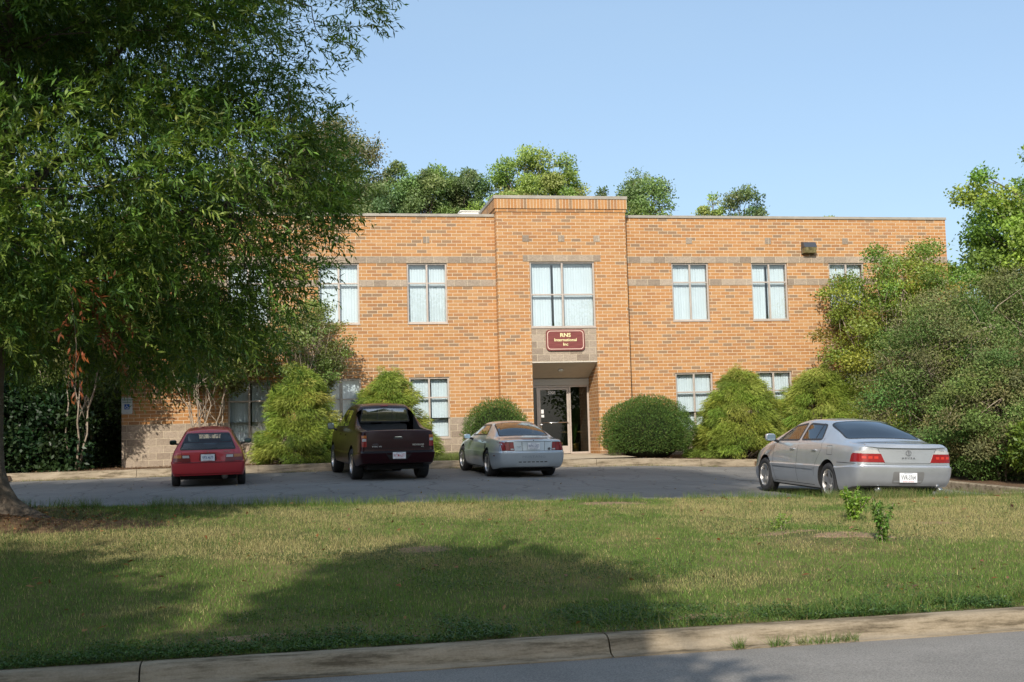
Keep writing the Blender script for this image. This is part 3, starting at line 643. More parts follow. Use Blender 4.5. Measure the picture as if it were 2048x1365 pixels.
class Car:
    def __init__(s, name, loc, heading, spec, body_mat, label, cat='car'):
        s.root = empty(name, loc, -heading); tag(s.root, label, cat, 'vehicles in the parking lot')
        s.sp = spec; s.bm = body_mat; s.make_body()
    def make_body(s):
        sp = s.sp; ys = sp['ys']; J = [-1, -.8, -.42, 0, .42, .8, 1]
        top = pl_interp(*sp['top']); belt = pl_interp(*sp['belt']); wm = pl_interp(*sp['wmid']); wr = pl_interp(*sp['wroof']); sill = pl_interp(*sp['sill'])
        rows = sp['rows']            # (fraction sill..belt, width factor, tail offset)
        NL = len(rows); K = NL + 1; V = {}; verts = []
        tail = [r[2] for r in rows] + [sp.get('tail_gh', .05), sp.get('tail_top', .1)]
        def put(i, j, k, p):
            V[(i, j, k)] = len(verts); verts.append(p)
        n = len(ys)
        for i, y in enumerate(ys):
            b, tp, w, r, z0 = belt(y), top(y), wm(y), wr(y), sill(y)
            h = max(0.0, tp - b); g = min(1.0, h / .38); g = g * g * (3 - 2 * g)
            crown = sp['crown'] * (.45 + .55 * g)
            halfs = []; zs = []
            for (f, wf, _) in rows: halfs.append(w * wf); zs.append(z0 + (b - z0) * f)
            wb = halfs[-1]
            re_w = (wb - .07) * (1 - g) + r * g; re_z = tp - crown
            if re_z < b + .012: re_z = b + .012
            halfs.append(wb * .45 + re_w * .55 + .012 * g); zs.append(b * .5 + re_z * .5); halfs.append(re_w); zs.append(re_z)
            for k in range(K + 1):
                off = 0.0
                if i == 0: off = tail[k]
                elif i == 1: off = tail[k] * .75
                elif i == 2: off = tail[k] * .3
                for jj, sx in ((0, -1), (6, 1)): put(i, jj, k, (sx * halfs[k], y + off, zs[k]))
                if k in (0, K):
                    for jj in range(1, 6):
                        zz = zs[k] + (crown * (1 - J[jj] ** 2) if k == K else 0)
                        put(i, jj, k, (J[jj] * halfs[k], y + off - (sp['bow'] * (1 - J[jj] ** 2) * (1 if i == 0 else .6 if i == 1 else .2 if i == 2 else 0)) + (sp.get('nose_bow', .15) * (1 - J[jj] ** 2) if i == n - 1 else 0), zz))
                elif i in (0, n - 1):
                    for jj in range(1, 6):
                        bow = -sp['bow'] * (1 - J[jj] ** 2) if i == 0 else sp.get('nose_bow', .15) * (1 - J[jj] ** 2)
                        put(i, jj, k, (J[jj] * halfs[k], y + off + bow, zs[k]))
        F = []
        for i in range(n - 1):
            for k in range(K):
                F.append((V[i, 0, k], V[i, 0, k + 1], V[i + 1, 0, k + 1], V[i + 1, 0, k])); F.append((V[i, 6, k], V[i + 1, 6, k], V[i + 1, 6, k + 1], V[i, 6, k + 1]))
            for j in range(6):
                F.append((V[i, j, 0], V[i + 1, j, 0], V[i + 1, j + 1, 0], V[i, j + 1, 0])); F.append((V[i, j, K], V[i, j + 1, K], V[i + 1, j + 1, K], V[i + 1, j, K]))
        for i in (0, n - 1):
            for k in range(K):
                for j in range(6):
                    f = (V[i, j, k], V[i, j + 1, k], V[i, j + 1, k + 1], V[i, j, k + 1]); F.append(f if i == 0 else f[::-1])
        me = bpy.data.meshes.new('body'); me.from_pydata(verts, [], F); me.update()
        bm = bmesh.new(); bm.from_mesh(me); bmesh.ops.recalc_face_normals(bm, faces=bm.faces)
        cl = bm.edges.layers.float.new('crease_edge'); bm.verts.ensure_lookup_table()
        inv = {v: k for k, v in V.items()}
        for e in bm.edges:
            a, b2 = inv[e.verts[0].index], inv[e.verts[1].index]
            for (kk, c) in sp.get('crease', []):
                if a[2] == kk and b2[2] == kk and (a[0] == b2[0] == 0 or (a[1] == b2[1] and a[1] in (0, 6))): e[cl] = c
            if a[2] == 0 and b2[2] == 0: e[cl] = .6
        bm.to_mesh(me); bm.free()
        o = link('body', me, [s.bm, M['wellblack']], s.root); s.body = o
        m = o.modifiers.new('s', 'SUBSURF'); m.levels = 3; m.render_levels = 3; apply_mods(o)
        s.bvh_update()
        # wheel arches and pickup bed cut as real volumes
        cm = MB()
        for y in sp['axles']:
            for sx in (-1, 1):
                a, b2 = sorted((sx * (sp['track'] - .16), sx * (sp['track'] + .5)))
                cm.lathe([(sp['arch'], a), (sp['arch'], b2)], axis='x', c=(0, y, sp['wr'] + .015), n=40)
        if 'bed' in sp:
            x, y0, y1, z = sp['bed']; cm.box(-x, y0, z, x, y1, 3)
        c = cm.build('cutter', M['wellblack'], s.root); c.data.materials.clear(); c.data.materials.append(s.bm); c.data.materials.append(M['wellblack'])
        c.data.polygons.foreach_set('material_index', np.ones(len(c.data.polygons), np.int32))
        m = o.modifiers.new('b', 'BOOLEAN'); m.operation = 'DIFFERENCE'; m.object = c; m.solver = 'EXACT'; apply_mods(o)
        bpy.data.objects.remove(c)
    def bvh_update(s):
        me = s.body.data; s.bvh = BVHTree.FromPolygons([v.co for v in me.vertices], [list(p.vertices) for p in me.polygons])
    DIR = {'rear': (Vector((0, 1, 0)), lambda u, v: Vector((u, -4, v))), 'front': (Vector((0, -1, 0)), lambda u, v: Vector((u, 9, v))),
           'left': (Vector((1, 0, 0)), lambda u, v: Vector((-4, u, v))), 'right': (Vector((-1, 0, 0)), lambda u, v: Vector((4, u, v))),
           'top': (Vector((0, 0, -1)), lambda u, v: Vector((u, v, 4)))}
    def proj(s, view, u, v):
        d, f = s.DIR[view]; o = f(u, v); loc, nor, idx, dist = s.bvh.ray_cast(o, d)
        if loc is None:
            # just past the outline of the body: nearest surface point
            loc, nor, idx, dist = s.bvh.find_nearest(o + d * 4)
        if nor.dot(d) > 0: nor = -nor
        return loc, nor
    def surf(s, name, view, polys2d, mat, off=.004, step=.06, skirt=.012, parent=None):
        """polys2d: list of 2D polygons laid on the body surface as one thin raised mesh"""
        bm = bmesh.new()
        for P in polys2d:
            vs = [bm.verts.new((p[0], p[1], 0)) for p in P]; bm.faces.new(vs)
        xs = [v.co.x for v in bm.verts]; ys = [v.co.y for v in bm.verts]
        for ax, lo, hi in ((0, min(xs), max(xs)), (1, min(ys), max(ys))):
            t = math.ceil(lo / step) * step
            while t < hi:
                co = (t, 0, 0) if ax == 0 else (0, t, 0); no = (1, 0, 0) if ax == 0 else (0, 1, 0)
                if t - lo > 1e-4: bmesh.ops.bisect_plane(bm, geom=bm.verts[:] + bm.edges[:] + bm.faces[:], plane_co=co, plane_no=no, dist=1e-6)
                t += step
        bmesh.ops.triangulate(bm, faces=[f for f in bm.faces if len(f.verts) > 4])
        nrm = {}
        for v in bm.verts:
            loc, n = s.proj(view, v.co.x, v.co.y); nrm[v] = n; v.co = loc + n * off
        for v in list(bm.verts):      # even out the offset direction
            pass
        be = [e for e in bm.edges if len(e.link_faces) == 1]
        if skirt:
            r = bmesh.ops.extrude_edge_only(bm, edges=be)
            nv = [g for g in r['geom'] if isinstance(g, bmesh.types.BMVert)]
            olds = {}
            for v in nv:
                for e in v.link_edges:
                    w = e.other_vert(v)
                    if w in nrm: olds[v] = w
            for v in nv:
                if v in olds: v.co = v.co - nrm[olds[v]] * (off + skirt)
        d = s.DIR[view][0]
        bmesh.ops.recalc_face_normals(bm, faces=bm.faces)
        tot = sum((f.normal.dot(-d) * f.calc_area() for f in bm.faces))
        if tot < 0: bmesh.ops.reverse_faces(bm, faces=bm.faces)
        for f in bm.faces: f.smooth = True
        for e in bm.edges: e.smooth = not (len(e.link_faces) == 2 and e.calc_face_angle(0) > R(35))
        me = bpy.data.meshes.new(name); bm.to_mesh(me); bm.free()
        return link(name, me, mat, parent or s.root)
    @staticmethod
    def inset(P, t):
        n = len(P); out = []; A = sum(P[i][0] * P[(i + 1) % n][1] - P[(i + 1) % n][0] * P[i][1] for i in range(n)); sg = 1 if A > 0 else -1
        for i in range(n):
            p0, p1, p2 = Vector(P[i - 1]), Vector(P[i]), Vector(P[(i + 1) % n])
            d1, d2 = (p1 - p0).normalized(), (p2 - p1).normalized(); n1 = Vector((-d1.y, d1.x)) * sg; n2 = Vector((-d2.y, d2.x)) * sg
            b = n1 + n2; b = b / max(.5, b.length_squared / 2) if b.length > 1e-6 else n1
            out.append((p1.x + b.x * t, p1.y + b.y * t))
        return out
    @staticmethod
    def rnd(P, r, k=3):
        n = len(P); out = []
        for i in range(n):
            p0, p1, p2 = Vector(P[i - 1]), Vector(P[i]), Vector(P[(i + 1) % n]); a = (p0 - p1); b = (p2 - p1)
            rr = min(r, a.length * .45, b.length * .45); A = p1 + a.normalized() * rr; B = p1 + b.normalized() * rr
            for q in range(k + 1):
                t = q / k; out.append(tuple((A * (1 - t) ** 2 + p1 * 2 * t * (1 - t) + B * t * t)))
        return out
    def window(s, view, P, glass, fw=.035, r=.06, cut=True, name='window', bars=(), off=.004):
        P = s.rnd(P, r); I = s.inset(P, fw); n = len(P)
        ring = [[P[i], P[(i + 1) % n], I[(i + 1) % n], I[i]] for i in range(n)]
        bm = bmesh.new(); vo = [bm.verts.new((p[0], p[1], 0)) for p in P]; vi = [bm.verts.new((p[0], p[1], 0)) for p in I]
        bm.free()
        f = s.surf_ring(name, view, P, I, M['trim'], off, extra=bars)
        s.surf('glass', view, [s.inset(P, fw - .006)], glass, off=off - .002, skirt=0, parent=f)
        if cut: s.cuts.append((view, s.inset(P, fw * .5)))
        return f
    def surf_ring(s, name, view, P, I, mat, off, extra=()):
        bm = bmesh.new(); n = len(P); vo = [bm.verts.new((p[0], p[1], 0)) for p in P]; vi = [bm.verts.new((p[0], p[1], 0)) for p in I]
        for i in range(n): bm.faces.new((vo[i], vo[(i + 1) % n], vi[(i + 1) % n], vi[i]))
        for q in extra: bm.faces.new([bm.verts.new((p[0], p[1], 0)) for p in q])
        bmesh.ops.subdivide_edges(bm, edges=[e for e in bm.edges if (e.verts[0].co - e.verts[1].co).length > .1], cuts=5, use_grid_fill=True)
        bmesh.ops.triangulate(bm, faces=[f for f in bm.faces if len(f.verts) > 4])
        for v in bm.verts:
            loc, nn = s.proj(view, v.co.x, v.co.y); v.co = loc + nn * off
        bmesh.ops.recalc_face_normals(bm, faces=bm.faces); d = s.DIR[view][0]
        if sum(f.normal.dot(-d) for f in bm.faces) < 0: bmesh.ops.reverse_faces(bm, faces=bm.faces)
        for f in bm.faces: f.smooth = True
        me = bpy.data.meshes.new(name); bm.to_mesh(me); bm.free(); o = link(name, me, mat, s.root)
        return o
    def line(s, view, pts, w=.008, mat=None, off=.0015, name='panel_gap'):
        polys = []
        for a, b in zip(pts, pts[1:]):
            a, b = Vector(a), Vector(b); d = (b - a).normalized(); nn = Vector((-d.y, d.x)) * w / 2
            polys.append([tuple(a - nn), tuple(b - nn), tuple(b + nn), tuple(a + nn)])
        return s.surf(name, view, polys, mat or M['gap'], off=off, skirt=0)
    def lines(s, view, many, w=.008, mat=None, off=.0015, name='panel_gap'):
        polys = []
        for pts in many:
            for a, b in zip(pts, pts[1:]):
                a, b = Vector(a), Vector(b); d = (b - a).normalized(); nn = Vector((-d.y, d.x)) * w / 2
                polys.append([tuple(a - nn), tuple(b - nn), tuple(b + nn), tuple(a + nn)])
        return s.surf(name, view, polys, mat or M['gap'], off=off, skirt=0)
    def cut_windows(s):
        me = s.body.data; bm = bmesh.new(); bm.from_mesh(me)
        def inside(P, x, y):
            c = False; j = len(P) - 1
            for i in range(len(P)):
                if (P[i][1] > y) != (P[j][1] > y) and x < (P[j][0] - P[i][0]) * (y - P[i][1]) / (P[j][1] - P[i][1]) + P[i][0]: c = not c
                j = i
            return c
        kill = []
        for f in bm.faces:
            c = f.calc_center_median(); n = f.normal
            for view, P in s.cuts:
                if view in ('rear', 'front'): ok = inside(P, c.x, c.z) and (n.y < -.1 if view == 'rear' else n.y > .1) and c.z > s.sp['cutz']
                elif view == 'top': ok = inside(P, c.x, c.y) and n.z > .1
                else: ok = inside(P, c.y, c.z) and (n.x < -.2 if view == 'left' else n.x > .2)
                if ok: kill.append(f); break
        bmesh.ops.delete(bm, geom=kill, context='FACES')
        for f in bm.faces: f.smooth = True
        for e in bm.edges: e.smooth = not (len(e.link_faces) == 2 and e.calc_face_angle(0) > R(38))
        bm.to_mesh(me); bm.free()
    def wheels(s, style, tyre_w=.2):
        sp = s.sp; r = sp['wr']; rr = sp['rim']
        for y in sp['axles']:
            for sx in (-1, 1):
                w = empty('wheel', (sx * (sp['track'] - tyre_w / 2), y, r), 0 if sx < 0 else math.pi, s.root)
                h = tyre_w / 2
                t = MB().lathe([(rr - .01, h * .8), (rr + .005, h * .93), (r - .035, h), (r - .012, h * .86), (r, h * .66), (r, -h * .66), (r - .012, -h * .86), (r - .035, -h), (rr + .005, -h * .93), (rr - .01, -h * .8), (rr - .01, h * .8)], axis='x', n=40)
                t.build('tyre', M['rubber'], w, angle=45)
                m = MB()
                m.lathe([(rr, h * .7), (rr, -h * .93), (rr - .018, -h * .95), (rr - .024, -h * .75), (rr - .03, h * .7)], axis='x', n=40)
                m.lathe([(.03, -h * .62), (.075, -h * .6), (.08, -h * .2), (.03, -h * .2)], axis='x', n=20)
                ns = style
                for k in range(ns):
                    a = 2 * math.pi * k / ns + .3; ca, sa = math.cos(a), math.sin(a); ww = .24 / ns * 1.15
                    def P(rad, off2, x): return (x, rad * ca - off2 * sa, rad * sa + off2 * ca)
                    ro = rr - .012
                    V = [P(.05, -ww, -h * .62), P(.05, ww, -h * .62), P(ro * .6, ww * .8, -h * .70), P(ro, ww * 1.25, -h * .82), P(ro, -ww * 1.25, -h * .82), P(ro * .6, -ww * .8, -h * .70)]
                    V2 = [(v[0] + .035, v[1], v[2]) for v in V]
                    m.add(V + V2, [(0, 1, 2, 5), (5, 2, 3, 4), (6, 11, 8, 7), (11, 10, 9, 8)] + [(i, (i + 1) % 6, (i + 1) % 6 + 6, i + 6) for i in range(6)])
                m.build('rim', M['alloy'], w, angle=35)
                MB().lathe([(rr - .02, h * .1), (.02, h * .1), (.02, h * .16), (rr - .02, h * .16)], axis='x', n=24).build('brake_disc', M['wellblack'], w, True)
    def plate(s, x, z, y, chars, ink, tilt=0, w=.30, h=.152, foot='NORTH CAROLINA', under=None):
        p = MB().bbox(x - w / 2, y - .004, z - h / 2, x + w / 2, y + .004, z + h / 2, .003).build('number_plate', M['plate'], s.root)
        text('plate_lettering', chars, h * .66, ink, p, (x, y - .0055, z - .002), bold=.0004, ext=.0005, sx=.58 * w / .30)
        text('plate_lettering', foot, h * .155, M['ink_red'] if under is None else under, p, (x, y - .0055, z - h * .41), ext=.0005, sx=.95)
        text('plate_lettering', 'FIRST IN FLIGHT', h * .13, M['ink_blue'], p, (x, y - .0055, z + h * .42), ext=.0005)
        return p
    def mirror(s, side, y, z, x, w=.17, h=.12, mat=None):
        sx = -1 if side == 'left' else 1
        bm = bmesh.new(); bmesh.ops.create_uvsphere(bm, u_segments=16, v_segments=10, radius=1)
        for v in bm.verts:
            c = v.co; k = lambda t: math.copysign(abs(t) ** .6, t); yy = k(c.y)
            if yy < 0: yy *= .25
            v.co = Vector((sx * (x + w / 2) + k(c.x) * w / 2, y + yy * .10, z + k(c.z) * h / 2))
        me = bpy.data.meshes.new('wing_mirror'); bm.to_mesh(me); bm.free(); o = link('wing_mirror', me, mat or s.bm, s.root, smooth=True)
        cx = sx * (x + w / 2); g = MB(); P = Car.rnd([(cx - w * .42, z - h * .38), (cx + w * .42, z - h * .38), (cx + w * .42, z + h * .38), (cx - w * .42, z + h * .38)], .03)
        g.prism(P, y - .030, y - .022); g.build('mirror_glass', M['mirror'], o)
        a = MB(); a.tube([(sx * (x + .03), y + .03, z - h * .3), (sx * (x - .08), y + .05, z - h * .55)], [.022, .03], 8); a.build('mirror_arm', M['trim'], o)
    def handle(s, view, y, z, mat=None):
        loc, n = s.proj(view, y, z); mb = MB(); mb.bbox(loc.x + n.x * .012 - .012, y - .085, z - .012, loc.x + n.x * .012 + .012, y + .085, z + .012, .008)
        return mb.build('door_handle', mat or s.bm, s.root, angle=40)
    def seats(s, ys, zb, headz, rear=None):
        for i, (x, y) in enumerate([(-.37, ys), (.37, ys)]):
            m = MB(); m.bbox(x - .24, y - .06, zb, x + .24, y + .08, headz - .16, .05); m.bbox(x - .13, y - .06, headz - .13, x + .13, y + .05, headz + .05, .05); m.bbox(x - .24, y, zb - .1, x + .24, y + .5, zb + .05, .04)
            m.build('seat', M['seat'], s.root, angle=40)
        if rear: m = MB(); m.bbox(-.62, rear - .06, zb, .62, rear + .1, headz - .20, .05); m.build('rear_seat', M['seat'], s.root, angle=40)
    def under(s, y0, y1, w, z0, z1):
        MB().bbox(-w, y0, z0, w, y1, z1, .03).build('underbody', M['wellblack'], s.root)

def lotz(x, y): return float(lot_z(x, y))
def place(x, y, h, wb0, wb1):
    """height and pitch so that all four wheels rest on the sloping asphalt"""
    f = Vector((math.sin(h), math.cos(h))); a = lotz(x + f.x * wb0, y + f.y * wb0); b = lotz(x + f.x * wb1, y + f.y * wb1)
    pit = math.atan2(b - a, wb1 - wb0); r = Vector((f.y, -f.x)); c0 = lotz(x + f.x * wb0 - r.x * .75, y + f.y * wb0 - r.y * .75); c1 = lotz(x + f.x * wb0 + r.x * .75, y + f.y * wb0 + r.y * .75)
    return a - math.tan(pit) * wb0, pit, math.atan2(c1 - c0, 1.5)
def settle(car, h, z, pit, roll, sink=0.0):
    car.root.location.z = z - .004 - sink; car.root.rotation_mode = 'XYZ'; car.root.rotation_euler = (pit, -roll, -h)

# ---------- red hatchback
h = R(-1.5); X0, Y0 = -8.12, -8.15; z, pit, roll = place(X0, Y0, h, .75, 3.3)
M['red'] = paint('red_paint', (.40, .022, .028), 0, .42, .7)
sp = dict(ys=[0, .05, .14, .3, .5, .62, .78, 1.1, 1.5, 1.9, 2.25, 2.42, 2.6, 2.85, 3.05, 3.2, 3.5, 3.75, 3.92, 4.02, 4.07],
          top=([0, .05, .14, .5, .62, .78, 1.1, 1.6, 2.1, 2.42, 3.05, 3.2, 3.75, 3.95, 4.07], [.80, .88, .98, 1.24, 1.29, 1.315, 1.34, 1.35, 1.34, 1.29, .98, .95, .80, .70, .62]),
          belt=([0, .2, 1, 2, 3, 3.7, 4.07], [.80, .845, .86, .86, .85, .74, .58]),
          wmid=([0, .05, .14, .3, .6, 3.4, 3.8, 4.0, 4.07], [.765, .79, .81, .82, .825, .82, .77, .70, .6]),
          wroof=([0, .6, 1.2, 2.2, 3.0], [.60, .50, .50, .50, .56]), sill=([0, .3, .6, 3.6, 4.07], [.27, .25, .2, .2, .24]),
          rows=[(0, .93, .05), (.13, .985, .015), (.42, 1.0, .0), (.55, 1.0, .0), (.575, .985, .035), (.82, .955, .05), (1, .90, .07)],
          crease=[(3, .55), (4, .55)], crown=.045, bow=.07, tail_gh=.09, tail_top=.11, axles=[.75, 3.3], track=.82, wr=.285, rim=.18, arch=.33, cutz=.8)
c = Car('red_hatchback', (X0, Y0, z), h, sp, M['red'], 'small red hatchback parked nose in under the oak, at the far left'); settle(c, h, z, pit, roll); c.cuts = []
gl = glass_mat('clear_car_glass', (.78, .84, .86), 1.0)
c.window('rear', [(-.625, .835), (.625, .835), (.47, 1.205), (-.47, 1.205)], gl, .032, .05)
c.window('front', [(-.60, .98), (.60, .98), (.46, 1.24), (-.46, 1.24)], gl, .03, .05)
for v in ('left', 'right'):
    c.window(v, [(.42, .93), (1.25, .90), (1.25, 1.24), (.75, 1.22)], gl, .028, .06); c.window(v, [(1.31, .90), (2.75, .89), (2.25, 1.22), (1.31, 1.25)], gl, .028, .06)
    c.line(v, [(1.28, .86), (1.28, .40), (1.20, .30)]); c.line(v, [(2.78, .86), (2.80, .3)]); c.handle(v, 1.42, .77, M['trim'])
    c.line(v, [(1.1, .52), (3.0, .52)], .03, M['red'], .01, 'side_moulding')
c.mirror('left', 2.45, .95, .80, .17, .12, M['trim']); c.mirror('right', 2.45, .95, .80, .17, .12, M['trim'])
for sx in (-1, 1):
    q = lambda *P: [(sx * a, b) for a, b in P]
    c.surf('tail_light', 'rear', [q((.57, .575), (.765, .575), (.75, .73), (.57, .735))], M['lamp_dark'], .006)
    c.surf('tail_light', 'rear', [q((.375, .575), (.56, .575), (.56, .735), (.395, .735))], M['lamp_dark'], .006)
    c.surf('indicator', 'rear', [q((.575, .665), (.745, .665), (.735, .728), (.575, .73))], M['lamp_amber'], .010)
    c.surf('reversing_light', 'rear', [q((.40, .665), (.55, .665), (.55, .72), (.41, .72))], M['lamp_clear'], .010)
c.surf('plate_recess', 'rear', [Car.rnd([(-.20, .60), (.20, .60), (.17, .765), (-.17, .765)], .03)], M['lamp_dark'], .003)
c.plate(0, .665, -.045 - .0, 'VPX-4679', M['ink_blue'])
c.lines('rear', [[(-.56, .57), (.56, .57)], [(-.57, .57), (-.57, .80)], [(.57, .57), (.57, .80)]], .007)
c.lines('rear', [[(-.76, .555), (.76, .555)]], .01)
c.surf('bumper_line', 'rear', [[(-.76, .30), (.76, .30), (.76, .315), (-.76, .315)]], M['lamp_dark'], .003, skirt=0)
text('badge', 'H', .05, M['chrome'], c.root, (0, -.045, .795), bold=.002); text('badge', 'Civic CX', .042, M['chrome'], c.root, (.42, -.01, .797), bold=.001)
wp = MB(); wp.tube([(-.12, -.0, .845), (.02, -.01, .86), (.22, .01, .875)], .008, 6); wp.build('rear_wiper', M['trim'], c.root)
mf = MB(); mf.lathe([(.03, -.05), (.075, 0), (.08, .25), (.05, .3)], axis='y', c=(.36, .12, .24), n=16); mf.build('muffler', M['steel'], c.root, True)
c.seats(1.75, .5, 1.10, .95); MB().bbox(-.7, 2.75, .6, .7, 3.0, .90, .04).build('dashboard', M['seat'], c.root)
c.under(.25, 3.8, .62, .17, .30); c.cut_windows(); c.wheels(7, .18)

# ---------- maroon pickup
h = R(-5.5); X0, Y0 = -3.87, -8.36; z, pit, roll = place(X0, Y0, h, 1.2, 4.3)
M['maroon'] = paint('maroon_paint', (.022, .002, .004), 0, .30, .12)
M['maroon'].node_tree.nodes['Principled BSDF'].inputs['Specular IOR Level'].default_value = .3
sp = dict(ys=[0, .05, .14, .3, .6, .95, 1.3, 1.65, 1.85, 2.0, 2.3, 2.7, 3.1, 3.4, 3.55, 3.75, 4.0, 4.2, 4.4, 4.7, 4.95, 5.12, 5.2],
          top=([0, .05, .3, 1.0, 1.32, 1.65, 1.85, 2.0, 2.3, 2.9, 3.3, 3.5, 4.2, 4.3, 4.8, 5.05, 5.2], [1.165, 1.18, 1.19, 1.22, 1.36, 1.63, 1.74, 1.77, 1.79, 1.79, 1.75, 1.68, 1.22, 1.17, 1.10, 1.0, .85]),
          belt=([0, .3, 1.6, 3.9, 4.4, 5.0, 5.2], [1.13, 1.15, 1.16, 1.13, 1.08, .95, .8]),
          wmid=([0, .05, .14, .4, 4.5, 4.9, 5.1, 5.2], [.83, .865, .885, .92, .93, .88, .78, .6]),
          wroof=([0, 1.0, 1.8, 3.3, 4.2], [.82, .79, .63, .63, .72]), sill=([0, .2, .6, 4.6, 5.2], [.42, .40, .33, .33, .36]),
          rows=[(0, .94, .05), (.14, .985, .0), (.33, 1.0, -.05), (.37, .985, .03), (.8, .96, .035), (1, .94, .05)],
          crease=[(2, .7), (3, .7)], crown=.035, bow=.04, tail_gh=.05, tail_top=.05, axles=[1.2, 4.3], track=.91, wr=.365, rim=.225, arch=.43, cutz=1.3, bed=(.70, .09, 1.72, .78))
c = Car('maroon_pickup_truck', (X0, Y0, z), h, sp, M['maroon'], 'dark maroon crew cab pickup truck with silver wheels, nose in before the feathery shrubs', 'pickup truck'); settle(c, h, z, pit, roll); c.cuts = []
gl = glass_mat('tinted_pickup_glass', (.36, .38, .36), 6.0)
bars = [[(-.19, 1.37), (-.175, 1.37), (-.175, 1.68), (-.19, 1.68)], [(.175, 1.37), (.19, 1.37), (.19, 1.68), (.175, 1.68)]]
c.bvh_update()
c.window('rear', [(-.62, 1.33), (.62, 1.33), (.54, 1.69), (-.54, 1.69)], gl, .03, .05, bars=bars)
for v in ('left', 'right'):
    c.window(v, [(2.05, 1.22), (2.72, 1.20), (2.72, 1.66), (2.15, 1.64)], gl, .03, .05); c.window(v, [(2.80, 1.20), (4.0, 1.18), (3.42, 1.64), (2.80, 1.67)], gl, .03, .05)
    c.line(v, [(2.76, 1.18), (2.76, .45)]); c.line(v, [(1.98, 1.4), (1.95, 1.1), (1.75, .85), (1.75, .78)]); c.line(v, [(3.80, 1.14), (3.78, .42)]); c.handle(v, 2.2, 1.03); c.handle(v, 3.0, 1.03)
c.mirror('left', 3.55, 1.22, .97, .17, .18, M['trim']); c.mirror('right', 3.55, 1.22, .97, .17, .18, M['trim'])
for sx in (-1, 1):
    q = lambda *P: [(sx * a, b) for a, b in P]
    c.surf('tail_light', 'rear', [q((.725, .80), (.83, .80), (.83, 1.06), (.725, 1.06))], M['lamp_red'], .008)
    c.surf('indicator', 'rear', [q((.73, 1.0), (.825, 1.0), (.825, 1.055), (.73, 1.055))], M['lamp_amber'], .012)
    c.surf('reversing_light', 'rear', [q((.735, .925), (.815, .925), (.815, .985), (.735, .985))], M['lamp_clear'], .012)
v = 'left'
c.lines('rear', [[(-.70, .76), (.70, .76)], [(-.70, .76), (-.70, 1.14)], [(.70, .76), (.70, 1.14)]], .01)
c.surf('tailgate_handle', 'rear', [Car.rnd([(-.11, .97), (.11, .97), (.10, 1.03), (-.10, 1.03)], .02)], M['trim'], .004); c.surf('tailgate_handle', 'rear', [[(-.075, 1.012), (.075, 1.012), (.075, 1.026), (-.075, 1.026)]], M['chrome'], .010)
c.surf('bumper_step', 'rear', [[(-.85, .655), (.85, .655), (.85, .70), (-.85, .70)]], M['trim'], .006)
c.surf('plate_recess', 'rear', [[(-.20, .50), (.20, .50), (.33, .70), (-.33, .70)]], M['trim'], .008)
c.plate(0, .60, -.115, 'WTM-6377', M['ink_red'])
text('badge', 'HONDA', .035, M['ink_grey'], c.root, (-.53, -.02, .86), bold=.001); text('badge', 'VTEC V6', .042, M['lamp_clear'], c.root, (-.50, -.022, .805), bold=.0015, sx=1.4)
text('badge', 'RIDGELINE', .05, M['alloy'], c.root, (.46, -.022, .835), bold=.001, sx=1.1); text('badge', 'RTL', .035, M['alloy'], c.root, (.56, -.022, .79), bold=.001)
c.surf('third_brake_light', 'rear', [[(-.09, 1.715), (.09, 1.715), (.085, 1.74), (-.085, 1.74)]], M['lamp_red'], .01)
c.seats(2.9, .8, 1.48, 2.1); c.under(.35, 4.9, .66, .26, .45); c.cut_windows(); c.wheels(5, .26)

# ---------- silver-blue coupe
h = R(-5.5); X0, Y0 = -.66, -8.0; z, pit, roll = place(X0, Y0, h, 1.08, 3.6)
M['coupe'] = paint('pale_silver_blue_paint', (.50, .56, .60), .45, .33, 1.0)
sp = dict(ys=[0, .05, .13, .3, .5, .68, .8, 1.0, 1.3, 1.55, 1.75, 2.0, 2.25, 2.45, 2.7, 2.95, 3.15, 3.3, 3.7, 4.1, 4.35, 4.5, 4.57],
          top=([0, .05, .3, .62, .72, 1.0, 1.3, 1.6, 1.9, 2.2, 2.45, 3.1, 3.25, 4.1, 4.4, 4.57], [.91, .935, .945, .96, .985, 1.13, 1.25, 1.32, 1.345, 1.335, 1.28, .99, .95, .80, .68, .58]),
          belt=([0, .3, .9, 2, 3, 4, 4.57], [.895, .905, .93, .90, .88, .74, .52]),
          wmid=([0, .05, .13, .35, .8, 1.5, 3.2, 3.8, 4.3, 4.5, 4.57], [.74, .79, .825, .86, .875, .85, .85, .85, .78, .68, .55]),
          wroof=([0, .7, 1.2, 2.2, 3.0], [.62, .60, .545, .53, .6]), sill=([0, .3, .6, 3.9, 4.57], [.27, .24, .19, .19, .22]),
          rows=[(0, .90, .09), (.12, .96, .03), (.35, 1.0, .0), (.56, .995, -.02), (.585, .985, .02), (.86, .945, .03), (1, .885, .03)],
          crease=[(3, .5), (4, .5), (6, .4)], crown=.045, bow=.09, tail_gh=.03, tail_top=.04, axles=[1.08, 3.6], track=.84, wr=.325, rim=.215, arch=.37, cutz=.9)
c = Car('silver_blue_coupe', (X0, Y0, z), h, sp, M['coupe'], 'pale silver blue two door coupe with red segmented tail lights in front of the entrance'); settle(c, h, z, pit, roll); c.cuts = []
gl = glass_mat('coupe_glass', (.30, .34, .34), 1.9)
c.window('top', [(-.63, .72), (.63, .72), (.53, 1.52), (-.53, 1.52)], gl, .03, .08)
